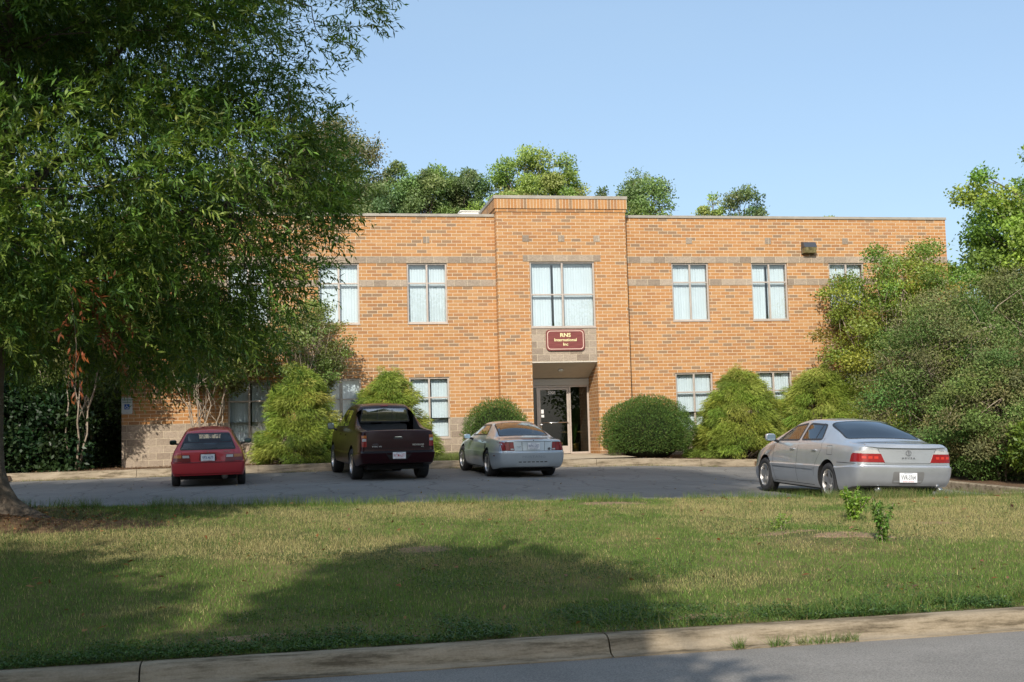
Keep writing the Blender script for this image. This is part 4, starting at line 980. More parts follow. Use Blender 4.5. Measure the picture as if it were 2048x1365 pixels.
for v in ('left', 'right'):
    c.window(v, [(1.50, .99), (2.95, .94), (2.38, 1.23), (1.62, 1.25)], gl, .03, .08)
    c.line(v, [(1.48, .93), (1.42, .55), (1.50, .28)]); c.line(v, [(2.90, .92), (2.88, .28)]); c.handle(v, 1.68, .84)
    c.surf('side_scoop', v, [Car.rnd([(1.22, .62), (1.36, .66), (1.36, .80), (1.28, .78)], .03)], M['trim'], .003)
    c.surf('side_marker', v, [[(.30, .52), (.42, .52), (.42, .545), (.30, .545)]], M['lamp_dark'], .004)
    c.line(v, [(1.5, .215), (3.2, .215)], .02, M['gap'], .003)
c.mirror('left', 2.6, .93, .86, .17, .12); c.mirror('right', 2.6, .93, .86, .17, .12)
for sx in (-1, 1):
    for (a, b) in ((.475, .565), (.575, .665), (.675, .76)):
        k = .012; c.surf('tail_light', 'rear', [[(sx * (a - k), .665), (sx * (b - k), .665), (sx * (b + k * .5), .855), (sx * (a + k * .5), .855)]], M['lamp_red'], .010)
    c.surf('tail_light_housing', 'rear', [[(sx * .455, .655), (sx * .77, .655), (sx * .78, .865), (sx * .48, .865)]], M['trim'], .004)
    c.surf('reversing_light', 'rear', [[(sx * .475, .675), (sx * .545, .675), (sx * .55, .71), (sx * .478, .71)]], M['lamp_clear'], .015)
c.surf('plate_panel', 'rear', [[(-.255, .665), (.255, .665), (.27, .865), (-.27, .865)]], M['coupe'], .004); c.plate(0, .765, -.085, 'WPX-5327', M['ink_blue'], under=M['ink_blue'])
c.lines('rear', [[(-.445, .652), (.445, .652)], [(-.27, .655), (-.285, .87)], [(.27, .655), (.285, .87)], [(-.46, .87), (.46, .87)]], .008)
c.surf('third_brake_light', 'rear', [[(-.25, .922), (.25, .922), (.25, .935), (-.25, .935)]], M['lamp_dark'], .006)
text('embossed_lettering', 'MUSTANG', .085, mat('emboss_shade', (.27, .32, .37), .4, .5), c.root, (0, -.108, .515), sx=1.35, bold=-.001, ext=.002, spacing=1.1)
c.surf('diffuser', 'rear', [[(-.42, .30), (.42, .30), (.36, .39), (-.36, .39)]], mat('diffuser_silver', (.50, .55, .58), .3, .3), .006)
c.surf('diffuser_slot', 'rear', [[(-.36 + k * .105, .385), (-.285 + k * .105, .385), (-.285 + k * .105, .405), (-.36 + k * .105, .405)] for k in range(7)], M['trim'], .008, skirt=0)
MB().lathe([(.001, 0), (.033, 0), (.033, -.006), (.001, -.006)], axis='y', c=(.39, -.065, .70), n=16).build('emblem', M['ink_grey'], c.root)
text('badge', 'MUSTANG', .022, M['ink_grey'], c.root, (-.36, -.068, .755)); text('badge', 'V6', .022, M['ink_grey'], c.root, (-.36, -.068, .73))
MB().lathe([(.001, 0), (.013, 0), (.013, -.005), (.001, -.005)], axis='y', c=(0, -.062, .90), n=12).build('lock', M['ink_grey'], c.root)
c.seats(1.95, .5, 1.12, 1.2); MB().bbox(-.7, 2.7, .6, .7, 2.95, .92, .04).build('dashboard', M['seat'], c.root)
c.under(.35, 4.2, .62, .15, .3); c.cut_windows(); c.wheels(5, .24)

# ---------- silver sedan
h = R(0); X0, Y0 = 3.36, -18.25; z, pit, roll = place(X0, Y0, h, 1.07, 3.82)
M['silver'] = paint('silver_paint', (.44, .46, .485), .5, .32, 1.0)
sp = dict(ys=[0, .05, .13, .3, .5, .68, .85, 1.1, 1.35, 1.55, 1.75, 2.1, 2.5, 2.8, 3.0, 3.3, 3.6, 3.75, 3.9, 4.3, 4.6, 4.78, 4.86],
          top=([0, .05, .2, .62, .74, 1.1, 1.45, 1.7, 2.1, 2.6, 2.9, 3.65, 3.8, 4.5, 4.7, 4.86], [.95, .985, .995, 1.02, 1.05, 1.21, 1.335, 1.385, 1.41, 1.40, 1.345, 1.03, .99, .78, .68, .58]),
          belt=([0, .3, 1, 2, 3.5, 4.3, 4.86], [.925, .945, .965, .95, .92, .76, .54]),
          wmid=([0, .05, .13, .35, .8, 3.9, 4.4, 4.7, 4.86], [.77, .82, .85, .875, .89, .88, .82, .70, .55]),
          wroof=([0, .7, 1.3, 2.6, 3.6], [.74, .66, .565, .565, .64]), sill=([0, .3, .7, 4.2, 4.86], [.31, .28, .2, .2, .22]),
          rows=[(0, .92, .10), (.1, .965, .035), (.3, .995, -.005), (.495, 1.0, -.02), (.515, .985, .025), (.85, .96, .03), (1, .925, .03)],
          crease=[(3, .6), (4, .6), (6, .45)], crown=.045, bow=.085, tail_gh=.02, tail_top=.03, axles=[1.07, 3.82], track=.865, wr=.32, rim=.215, arch=.365, cutz=1.0)
c = Car('silver_sedan', (X0, Y0, z), h, sp, M['silver'], 'silver four door sedan with dark tinted rear window, nearest car at the lawn edge'); settle(c, h, z, pit, roll); c.cuts = []
gd = glass_mat('dark_tint_glass', (.04, .05, .07), 1.45); gs = glass_mat('side_tint_glass', (.20, .20, .19), 1.5)
c.window('top', [(-.67, .76), (.67, .76), (.57, 1.56), (-.57, 1.56)], gd, .028, .10)
for v in ('left', 'right'):
    c.window(v, [(1.45, 1.01), (1.95, 1.0), (2.30, .99), (2.30, 1.31), (1.62, 1.29)], gs, .03, .07, bars=[[(1.72, 1.0), (1.74, 1.0), (1.76, 1.3), (1.74, 1.3)]])
    c.window(v, [(2.38, .985), (3.40, .965), (2.92, 1.25), (2.38, 1.31)], gs, .03, .06)
    c.line(v, [(2.34, .965), (2.34, .55), (2.30, .27)]); c.line(v, [(1.40, 1.05), (1.36, .86), (1.55, .62), (1.60, .40)], .006); c.line(v, [(3.42, .93), (3.42, .55), (3.30, .27)])
    c.line(v, [(1.62, .245), (3.35, .245)], .008); c.handle(v, 1.62, .84); c.handle(v, 2.56, .84)
    c.line(v, [(1.60, .53), (2.31, .53)], .035, M['silver'], .012, 'side_moulding'); c.line(v, [(2.37, .53), (3.38, .53)], .035, M['silver'], .012, 'side_moulding')
    c.line(v, [(.12, .665), (.72, .665)], .008)
c.lines('left', [[(.92, .78), (1.12, .78), (1.14, .93), (.95, .93), (.92, .78)]], .006)
c.mirror('left', 3.25, 1.03, .88, .19, .14); c.mirror('right', 3.25, 1.03, .88, .19, .14)
for sx in (-1, 1):
    t = c.surf('tail_light', 'rear', [[(sx * .395, .69), (sx * .79, .69), (sx * .79, .825), (sx * .455, .825)]], M['lamp_red'], .008)
    c.surf('lamp_band', 'rear', [[(sx * .458, .828), (sx * .785, .828), (sx * .765, .865), (sx * .66, .893), (sx * .52, .885)]], M['lamp_clear'], .008)
    vv = 'left' if sx < 0 else 'right'
    c.surf('tail_light', vv, [[(.045, .69), (.27, .69), (.25, .80), (.22, .828), (.045, .828)]], M['lamp_red'], .006); c.surf('lamp_band', vv, [[(.05, .832), (.215, .832), (.15, .865), (.05, .87)]], M['lamp_clear'], .006)
    c.surf('lamp_reflector', 'rear', [[(sx * (.50 + k * .095), .745), (sx * (.565 + k * .095), .745), (sx * (.565 + k * .095), .785), (sx * (.50 + k * .095), .785)] for k in range(3)], M['lamp_amber'] if False else paint('lamp_bright_red', (.50, .03, .015), 0, .3, .3), .011, skirt=0)
c.lines('rear', [[(-.40, .68), (.40, .68)], [(-.40, .68), (-.50, .90)], [(.40, .68), (.50, .90)], [(-.52, .905), (.52, .905)]], .006)
c.lines('rear', [[(-.80, .655), (.80, .655)]], .006)
c.surf('spoiler_lip', 'rear', [[(-.70, .93), (.70, .93), (.66, .972), (-.66, .972)]], M['silver'], .018, skirt=.02)
c.surf('plate_recess', 'rear', [Car.rnd([(-.27, .355), (.24, .355), (.27, .42), (.27, .545), (-.27, .545)], .03)], mat('recess_silver', (.30, .30, .30), .4, .5), .002)
c.plate(-.03, .452, -.115, 'VVR-3764', M['ink_grey'], w=.305, h=.155)
rg = MB()
for k in range(24):
    a0, a1 = 2 * math.pi * k / 24, 2 * math.pi * (k + 1) / 24
    P = [(r * math.sin(a), r * .85 * math.cos(a)) for r, a in ((.042, a0), (.050, a0), (.050, a1), (.042, a1))]; rg.add([(p[0], -.070, .845 + p[1]) for p in P], [(0, 1, 2, 3)])
rg.add([(-.012, -.070, .81), (-.004, -.070, .81), (.003, -.070, .883), (-.002, -.070, .883)], [(0, 1, 2, 3)]); rg.add([(.012, -.070, .81), (.020, -.070, .81), (.006, -.070, .883), (.001, -.070, .883)], [(0, 1, 2, 3)])
rg.build('emblem', M['ink_grey'], c.root)
text('badge', 'A C U R A', .034, M['ink_grey'], c.root, (0, -.068, .765), bold=.0012, sx=1.3, spacing=1.15); text('badge', '3.2TL', .030, M['ink_grey'], c.root, (.60, -.045, .918), bold=.001, sx=1.3)
ex = MB()
for sx in (-.45, .62): ex.lathe([(.036, -.02), (.036, .2), (.028, .2), (.028, -.02)], axis='y', c=(sx, .06, .25), n=16)
ex.build('exhaust_pipe', M['chrome'], c.root, True)
c.seats(2.5, .55, 1.17, 1.45); MB().bbox(-.75, 3.2, .65, .75, 3.5, .98, .04).build('dashboard', M['seat'], c.root)
c.under(.35, 4.4, .66, .16, .32); c.cut_windows(); c.wheels(5, .21)
# ------------------------------------------------------------------ vegetation
def unit(a): return a / np.maximum(1e-9, np.linalg.norm(a, axis=-1, keepdims=True))
def rand_dir(n, g): return unit(g.normal(size=(n, 3)))
def quad_leaves(P, D, N, L, W, bend=0.0):
    """one kite-shaped leaf per row: base P, direction D, rough normal N"""
    S = unit(np.cross(D, N)); L = np.asarray(L).reshape(-1, 1) * np.ones((len(P), 1)); W = np.asarray(W).reshape(-1, 1) * np.ones((len(P), 1))
    up = unit(np.cross(S, D)); mid = P + D * L * .45
    V = np.stack([P, mid + S * W * .5 + up * bend * L * .5, P + D * L, mid - S * W * .5 + up * bend * L * .5], 1)
    return V.reshape(-1, 3)
def leaf_object(name, P, D, N, L, W, col, mat, parent=None, bend=0.0):
    V = quad_leaves(P, D, N, L, W, bend); F = np.arange(len(V), dtype=np.int32).reshape(-1, 4)
    me = np_mesh(name, V, F, tint=np.repeat(np.clip(col, 0, 1), 4, axis=0)); return link(name, me, mat, parent)
def tints(n, g, cols, w=None, jit=.18):
    cols = np.array(cols); i = g.choice(len(cols), n, p=None if w is None else np.array(w) / sum(w))
    return cols[i] * (1 + g.normal(size=(n, 1)) * jit) * (1 + g.normal(size=(n, 3)) * .05)
def pts_in_clumps(C, Rd, n, g, shell=.55, tail=0.0):
    """points in ellipsoid clumps, biased to the outside of each clump"""
    C = np.asarray(C); Rd = np.asarray(Rd)
    if Rd.ndim == 1: Rd = np.repeat(Rd[:, None], 3, 1)
    vol = Rd.prod(1) ** .72; i = g.choice(len(C), n, p=vol / vol.sum()); d = rand_dir(n, g); r = g.random(n) ** shell * (1 + tail * np.abs(g.normal(size=n)))
    return C[i] + d * r[:, None] * Rd[i], d, i
def curve_pts(a, b, sag, n=7, wig=.0, g=rng):
    a, b = np.array(a, float), np.array(b, float); t = np.linspace(0, 1, n)[:, None]; p = a * (1 - t) + b * t
    p[:, 2] += sag * np.sin(t[:, 0] * math.pi); p[1:-1] += g.normal(size=(n - 2, 3)) * wig; return p
def limbs_mesh(name, limbs, mat, parent, n=7):
    mb = MB()
    for pts, r0, r1 in limbs: mb.tube([tuple(p) for p in pts], list(np.linspace(r0, r1, len(pts))), n)
    return mb.build(name, mat, parent, True)

# ---- the big willow oak on the lawn
def big_oak():
    g = np.random.default_rng(11); TX, TY = TREE; tz = float(lawn_z(TX, TY)); PY = -20.3
    root = empty('willow_oak_tree', (0, 0, 0)); tag(root, 'large willow oak with narrow leaves on the lawn at the left of the lot', 'tree')
    # crown outline in the plane of the trunk (X, Z), right side; the left side mirrors it loosely
    zz = [.9, 1.15, 1.5, 2.0, 2.7, 3.3, 3.8, 4.25, 4.8, 5.2, 6.2, 7.0, 8.5, 10, 11.2, 12.4]
    rr_ = [1.8, 3.1, 3.7, 3.85, 3.55, 3.8, 4.2, 4.45, 4.35, 4.0, 4.3, 4.7, 4.7, 4.1, 3.0, 1.0]
    bot = lambda x: 1.40 + .08 * abs(x + 8.3)
    Cs, Rs = [], []; tries = 0
    while len(Cs) < 450 and tries < 90000:
        tries += 1; z = g.uniform(1.1, 12.3); a = g.uniform(0, 2 * math.pi); q = g.uniform(0, 1) ** .45
        rx = float(np.interp(z, zz, rr_)); ry = min(5.2, rx * 1.15)
        x = math.cos(a) * q; y = math.sin(a) * q
        # perspective: parts nearer the street look bigger, so their reach is shorter
        k = 1.0 if y > 0 else 1.0 - .30 * (-y)
        cx, cy = TX + x * rx * k, TY + y * ry; s = g.uniform(.42, .85) * (1 if z < 9 else .9)
        edge = rx * k * math.sqrt(max(.0, 1 - y * y)) if abs(y) < 1 else 0
        if cx > TX: 
            if (cx - TX) + s * .55 > edge + .02: continue
        if cy < TY - 4.9: continue
        if z - s * .6 < bot(cx): continue
        # gap band in the middle of the crown where deep shade and sky show
        if 3.4 < z < 5.6 and y < -.3 and g.random() < .35: continue
        if z > 9 and g.random() < .4: continue
        if any((cx - c[0]) ** 2 + (cy - c[1]) ** 2 + (z - c[2]) ** 2 < (.62 * (s + r[0])) ** 2 * .20 for c, r in zip(Cs, Rs)): continue
        Cs.append((cx, cy, z)); Rs.append((s * 1.15, s * 1.15, s * .72))
    # reaching outer sprays
    for p in ((-5.35, PY, 6.75), (-5.45, PY, 6.3), (-5.9, PY + .2, 6.0), (-6.0, PY, 4.6), (-6.0, PY - .3, 4.2), (-5.85, PY, 3.95), (-6.2, PY + .5, 5.0), (-6.2, PY - .4, 4.5), (-5.9, PY - .2, 3.6), (-6.1, PY + .8, 4.1), (-6.3, PY - .5, 3.9), (-6.4, PY + .3, 3.2), (-6.6, PY - .3, 2.6), (-6.5, PY, 5.4), (-6.7, PY + .6, 4.8), (-6.9, PY - .6, 3.4), (-6.9, PY, 2.6), (-7.15, PY + .6, 2.2), (-6.75, PY - .5, 3.0), (-7.4, PY - .8, 2.8), (-7.1, PY - .2, 1.95), (-7.5, PY + .9, 2.5), (-6.8, PY + .8, 2.3), (-7.3, PY + .2, 3.1), (-7.6, PY - .4, 2.2), (-7.0, PY + 1.2, 2.9), (-6.6, PY + .4, 2.75), (-7.8, PY + .3, 1.9), (-6.3, PY, 2.72), (-6.1, PY, 3.5)): Cs.append(p); Rs.append((.45, .45, .34))
    Cs = np.array(Cs); Rs = np.array(Rs)
    # trunk with root flare
    n = 22; V = []; prof = [(-.35, .80), (-.12, .66), (.0, .50), (.12, .38), (.28, .29), (.5, .225), (.9, .185), (1.6, .165), (3, .155), (5, .12), (7, .10), (9, .09), (11, .05), (12, .02)]
    for zi, r in prof:
        for k in range(n):
            a = 2 * math.pi * k / n; lob = 1 + (.38 * math.cos(4 * a + .8) + .2 * math.cos(7 * a + 2)) * max(0, (.5 - zi)) / .85
            lob += .06 * math.sin(9 * a + zi * 2)
            V.append((TX + .05 * max(0, zi) + r * lob * math.cos(a), TY + r * lob * math.sin(a), tz + zi))
    m = len(prof); F = [(i * n + k, i * n + (k + 1) % n, (i + 1) * n + (k + 1) % n, (i + 1) * n + k) for i in range(m - 1) for k in range(n)]
    MB().add(V, F).build('trunk', M['bark'], root, True)
    limbs = []; prim = []
    order = np.argsort(-np.hypot(Cs[:, 0] - TX, Cs[:, 1] - TY)); far = []
    for j in order:
        if len(far) < 34 and all(np.linalg.norm(Cs[j] - Cs[q]) > 1.5 for q in far): far.append(j)
    for j in far:
        c = Cs[j]; d = math.hypot(c[0] - TX, c[1] - TY); z0 = min(max(1.9, c[2] - tz - d * g.uniform(.25, .6)), 11.0)
        pt = curve_pts((TX + .05 * z0, TY, tz + z0), c, .12 * d, 10, .07, g); prim.append(pt); limbs.append((pt, .012 + .011 * d, .006))
    allp = np.concatenate(prim)
    for j in range(len(Cs)):
        if j in far: continue
        q = allp[np.argmin(np.linalg.norm(allp - Cs[j], axis=1) + .6 * np.maximum(0, allp[:, 2] - Cs[j][2]))]
        limbs.append((curve_pts(q, Cs[j], .05, 6, .05, g), .014, .004))
    limbs_mesh('limb', limbs, M['bark'], root, 6)
    nt_ = 36000; P, d, i = pts_in_clumps(Cs, Rs, nt_, g, .5)
    out = unit(P - np.array([TX, TY, 5.0])); out[:, 2] *= .3
    T = unit(out * .75 + d * .6 + np.array([0, 0, -.08]) + g.normal(size=P.shape) * .38)
    K = 15; s = np.linspace(.0, 1, K)[None, :, None]; TL = g.uniform(.22, .46, size=(nt_, 1, 1))
    B = P[:, None, :] + T[:, None, :] * s * TL + np.array([0, 0, -1.0]) * (s ** 2) * TL * .25
    rad = unit(g.normal(size=(nt_, K, 3))); D = unit(T[:, None, :] * .75 + rad * .85 + np.array([0, 0, -.20]))
    N = unit(g.normal(size=(nt_, K, 3)) * .6 + np.array([0, 0, 1.0])); B = B.reshape(-1, 3); D = D.reshape(-1, 3); N = N.reshape(-1, 3)
    nl = len(B); base = tints(nt_, g, [(.115, .20, .036), (.15, .23, .042), (.215, .275, .058), (.08, .155, .036)], [4, 4, 2.5, 2], .14)
    col = np.repeat(base, K, 0) * (1 + g.normal(size=(nl, 1)) * .14)
    dead = np.repeat((np.hypot(P[:, 0] + 8.55, (P[:, 2] - 2.0) * .55) < .20) & (P[:, 1] < TY - 1.5) & (P[:, 1] > TY - 3.4) & (g.random(nt_) < .5), K); col[dead] = (.23, .075, .03)
    leaf_object('crown', B, D, N, g.uniform(.075, .145, nl), g.uniform(.018, .030, nl), col, M['leaf_oak'], root, .12)
    # a hanging spray of dead brown leaves
    q = 46; t = g.random(q); DP = np.stack([-8.62 + g.normal(size=q) * .045, -23.2 + g.normal(size=q) * .05, 1.62 - t * .62], 1)
    DD = unit(np.array([0, 0, -1.0]) + g.normal(size=(q, 3)) * .35)
    o = leaf_object('dead_leaves', DP, DD, rand_dir(q, g), g.uniform(.06, .10, q), .024, tints(q, g, [(.38, .12, .04), (.28, .08, .03)], None, .2), M['leaf'], root, .2)
    tw = MB().tube([(-8.7, -23.1, 2.3), (-8.62, -23.2, 1.62), (-8.63, -23.2, 1.05)], .004, 4).build('twig', M['bark'], root)
big_oak()

# ---- generic broadleaf tree: limbs fork to clumps, clumps carry leaf-sized faces
def broad_tree(name, loc, h, rad, cols, label, cat='tree', group=None, nleaf=9000, nclump=26, seed=1, leaf=.2, trunk_r=.18, cb=.35, w=None, shape=None, flat=.75, mat=None, bark='bark', multi=0, clump=(.16, .30), shell=.5, up=.4, lw=.55, dd=0.0, skip=.0, col=False, gap=.5):
    g = np.random.default_rng(seed); root = empty(name, loc); tag(root, label, cat, group)
    Cs, Rs = [], []; t = 0
    while len(Cs) < nclump and t < 20000:
        t += 1; q = rand_dir(1, g)[0] * g.random() ** .33; z = h * (cb + (1 - cb) * (.5 + .5 * q[2])); f = 1.0
        if shape: f = shape((z / h - cb) / (1 - cb))
        if col:
            u_ = g.random(); z = h * (cb + (1 - cb) * u_); aa = g.uniform(0, 6.283); rq = g.random() ** .4; q = np.array([math.cos(aa) * rq, math.sin(aa) * rq, 0]); f = 1.0 if u_ < .6 else math.sqrt(max(.05, 1 - ((u_ - .6) / .42) ** 2))
        s = g.uniform(*clump) * rad
        p = np.array([q[0] * (rad - s * .6) * f * 1.0, q[1] * (rad - s * .6) * f, min(z, h - s * flat)])
        if any(np.linalg.norm(p - c) < gap * (s + r[0]) for c, r in zip(Cs, Rs)): continue
        Cs.append(p); Rs.append((s, s, s * flat))
    Cs = np.array(Cs); Rs = np.array(Rs); limbs = []
    if multi:
        for k in range(multi):
            a = 2 * math.pi * (k + g.random() * .6) / multi; b = np.array([math.cos(a) * .12, math.sin(a) * .12, -.1]); r = rad * g.uniform(.25, .6)
            e = np.array([math.cos(a) * r, math.sin(a) * r, h * g.uniform(.55, .8)]); limbs.append((curve_pts(b, e, 0.0, 8, .05, g), trunk_r * g.uniform(.7, 1.1), .008))
            stems = limbs
        for c in Cs:
            L = limbs[int(g.integers(multi))][0]; j = int(g.integers(3, 8)); limbs.append((curve_pts(L[j], c, .05, 5, .03, g), .014, .004))
    else:
        tp = np.array([g.normal() * .1, g.normal() * .1, h * .86]); tk = curve_pts((0, 0, -.3), tp, 0, 9, .04 * h * .1, g); tk[0] = (0, 0, -.3); tk[1, :2] *= .3
        limbs.append((tk, trunk_r * 1.15, trunk_r * .15))
        for c in Cs:
            d = math.hypot(c[0], c[1]); f = np.clip((c[2] - d * .7) / (h * .86), .18, .92); a = np.array([np.interp(f, np.linspace(0, 1, 9), tk[:, k]) for k in range(3)])
            limbs.append((curve_pts(a, c, d * .08, 6, .05, g), trunk_r * .22, .012))
    limbs_mesh('trunk', limbs, M[bark], root, 7 if multi else 8)
    P, d, i = pts_in_clumps(Cs, Rs, nleaf, g, shell, .28)
    if skip: 
        keep = N3.fbm(P[:, 0] + P[:, 1] * .7, P[:, 2] * 1.2, 1.3 / rad * 3) > skip; P, d, i = P[keep], d[keep], i[keep]
    n = len(P); D = unit(d * .6 + g.normal(size=(n, 3)) * .7 + np.array([0, 0, -dd])); N = unit(d * .7 + np.array([0, 0, up]) + g.normal(size=(n, 3)) * .5)
    ct = tints(len(Cs), g, cols, w, .12)[i] * (1 + g.normal(size=(n, 1)) * .18)
    leaf_object('crown', P, D, N, g.uniform(.7, 1.3, n) * leaf, g.uniform(.7, 1.2, n) * leaf * lw, ct, mat or M['leaf'], root, .15)
    return root

olive = [(.20, .20, .095), (.16, .175, .08), (.24, .22, .12)]; dkg = [(.14, .215, .085), (.17, .24, .085), (.20, .25, .11)]; ltg = [(.29, .38, .10), (.25, .35, .085), (.34, .39, .13)]; mid = [(.18, .26, .085), (.22, .29, .095), (.16, .235, .09)]
gt = 'trees standing behind the building'
BT = [  # x, y, h, r, colours, leaves, label, gaps
    (-3.9, 22, 17.0, 2.9, olive, 19000, 'tall olive brown oak rising behind the building beside the big willow oak', .34),
    (-7.0, 23, 15.4, 3.4, olive, 12000, 'olive oak behind the building mostly hidden by the willow oak crown', .3),
    (-2.7, 20.5, 13.9, 2.4, dkg, 15000, 'low dark green tree behind the roof just right of the olive oak', .2),
    (-.74, 22.5, 14.8, 1.15, mid, 7000, 'slim grey green tree with a narrow open top behind the left wing roof', .34),
    (.5, 21.5, 14.5, 1.75, mid, 15000, 'round mid green tree behind the left wing roof, before the dark oak', .15),
    (2.5, 22.5, 14.8, 1.8, dkg, 16000, 'dense dark green oak behind the left wing beside the entrance tower', .12),
    (4.0, 20.5, 13.0, 2.0, ltg, 14000, 'low yellow green tree spreading left of the entrance tower top', .2),
    (5.5, 22, 15.5, 2.0, ltg, 16000, 'tallest light yellow green poplar rising behind the entrance tower', .28),
    (7.4, 22.3, 15.2, 1.6, ltg, 11000, 'light green poplar behind the tower with a branch reaching right', .33),
    (11.4, 22, 14.3, 2.1, mid, 10000, 'green oak behind the roof just right of the entrance tower', .36),
    (9.8, 23, 13.9, .9, dkg, 3500, 'tip of a dark tree just over the right corner of the tower coping', .3),
    (15.3, 22.5, 13.4, 1.1, ltg, 5000, 'small light green treetop behind the right wing roof', .33),
    (17.0, 22, 13.8, 1.7, dkg, 9000, 'small dark grey green treetop behind the right wing roof', .34),
    (21.8, 22.5, 12.5, .8, ltg, 3000, 'tip of a pale green tree just over the right wing parapet', .3)]
for k, (x, y, hh, r, cl, nl, lb, sk) in enumerate(BT):
    broad_tree('background_tree', (x, y, -.6), hh, r, cl, lb, group=gt, nleaf=int(nl * 3.2), nclump=int(70 + r * 18), seed=30 + k, up=.1, leaf=.135, trunk_r=.11, cb=.5, skip=sk + .04, clump=(.14, .30), gap=.33, shell=.45)

# right side: bright maple, golden crape myrtle, big dark shrubs
maple = [(.22, .33, .05), (.28, .38, .065), (.16, .26, .045)]
broad_tree('maple_tree', (21.7, 3.5, -.5), 11.6, 4.4, maple, 'bright green maple with a layered crown beyond the right corner of the building', nleaf=110000, nclump=190, seed=71, leaf=.125, cb=.2, lw=.8, clump=(.09, .19), skip=.30, up=.6, gap=.36, flat=.55)
gold = [(.27, .31, .05), (.20, .28, .05), (.33, .27, .07), (.16, .25, .05)]
broad_tree('golden_crape_myrtle', (12.4, -1.9, -.3), 6.5, 3.1, gold, 'golden green crape myrtle against the right end of the brick wall', nleaf=70000, nclump=150, seed=72, leaf=.085, cb=.10, trunk_r=.045, multi=6, bark='bark_pale', clump=(.10, .19), skip=.30, lw=.62, up=.8, gap=.4, flat=.5)
brown = [(.15, .215, .06), (.175, .205, .07), (.11, .19, .05), (.19, .19, .08)]
for k, (x, y, hh, r, lb) in enumerate([(8.6, -10.8, 4.5, 2.0, 'tall loose brownish green shrub behind the silver sedan, left one of the dark mass'), (10.9, -10.4, 5.1, 2.3, 'largest brownish green shrub at the right edge behind the sedan'),
                                  (8.5, -13.0, 2.9, 1.6, 'lower front brownish shrub between the sedan and the tall shrubs'), (10.6, -13.2, 4.3, 2.0, 'brownish green shrub cut by the right edge of the photo')]):
    broad_tree('overgrown_shrub', (x, y, -.75), hh, r, brown, lb, 'shrub', 'overgrown shrubs at the right end of the lot', nleaf=80000, nclump=180, seed=80 + k, mat=M['needle'], leaf=.066, cb=.02, trunk_r=.03, multi=8, bark='bark_pale', clump=(.11, .24), skip=.28, gap=.36, lw=.46, shape=lambda t: .75 + .35 * math.sin(math.pi * min(1, t + .15)))
broad_tree('small_bright_shrub', (8.25, -14.9, -.68), 1.45, .75, [(.17, .25, .03), (.12, .19, .03)], 'small bright lime green shrub at the foot of the dark shrubs', 'shrub', nleaf=8000, nclump=26, seed=90, leaf=.09, cb=.05, trunk_r=.015, multi=4, clump=(.25, .4))

# left side: dark thicket and crape myrtles beside the building
for k, (x, y, hh, r, lb) in enumerate([(-15.2, -1.6, 3.4, 1.7, 'dark evergreen shrub in deep shade behind the oak trunk'), (-12.9, -1.2, 2.6, 1.2, 'dark low shrub in deep shade left of the building corner'), (-16.8, 1.0, 6.5, 2.6, 'tall dark tree-like shrub filling the left edge beyond the lot'), (-13.3, 2.6, 6.2, 2.2, 'dark tall shrub beside the left end wall of the building')]):
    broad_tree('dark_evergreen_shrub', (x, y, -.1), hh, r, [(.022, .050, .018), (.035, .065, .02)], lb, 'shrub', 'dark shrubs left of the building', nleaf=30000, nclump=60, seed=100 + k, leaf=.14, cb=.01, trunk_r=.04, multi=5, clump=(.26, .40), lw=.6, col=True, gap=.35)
broad_tree('lime_green_tree', (-18.5, 6, -.4), 9, 3.5, [(.16, .22, .03), (.11, .17, .025)], 'sunlit lime green tree showing through behind the oak trunk at far left', nleaf=26000, nclump=50, seed=110, leaf=.2, cb=.08, clump=(.16, .3))
cm = [(.10, .15, .04), (.12, .155, .04), (.15, .15, .05)]
broad_tree('crape_myrtle', (-12.0, -1.6, .0), 5.2, 1.7, cm, 'crape myrtle with pale bare stems in the shade left of the building corner', group='crape myrtles along the left wing', nleaf=26000, nclump=40, seed=120, leaf=.10, cb=.42, trunk_r=.035, multi=8, bark='bark_pale', clump=(.16, .28), skip=.3)
broad_tree('crape_myrtle', (-8.5, -1.35, .0), 4.9, 1.9, cm, 'crape myrtle with fanning pale stems directly behind the red hatchback', group='crape myrtles along the left wing', nleaf=26000, nclump=42, seed=121, leaf=.10, cb=.42, trunk_r=.032, multi=9, bark='bark_pale', clump=(.16, .28), skip=.33)
broad_tree('crape_myrtle', (-5.75, -1.0, .0), 4.7, 1.45, [(.20, .26, .07), (.24, .25, .09), (.17, .23, .07)], 'brownish green crape myrtle overhanging the feathery shrub by the second floor window', group='crape myrtles along the left wing', nleaf=24000, nclump=110, seed=122, leaf=.075, cb=.42, trunk_r=.035, multi=6, bark='bark_pale', clump=(.12, .22), skip=.40, gap=.38, flat=.6)

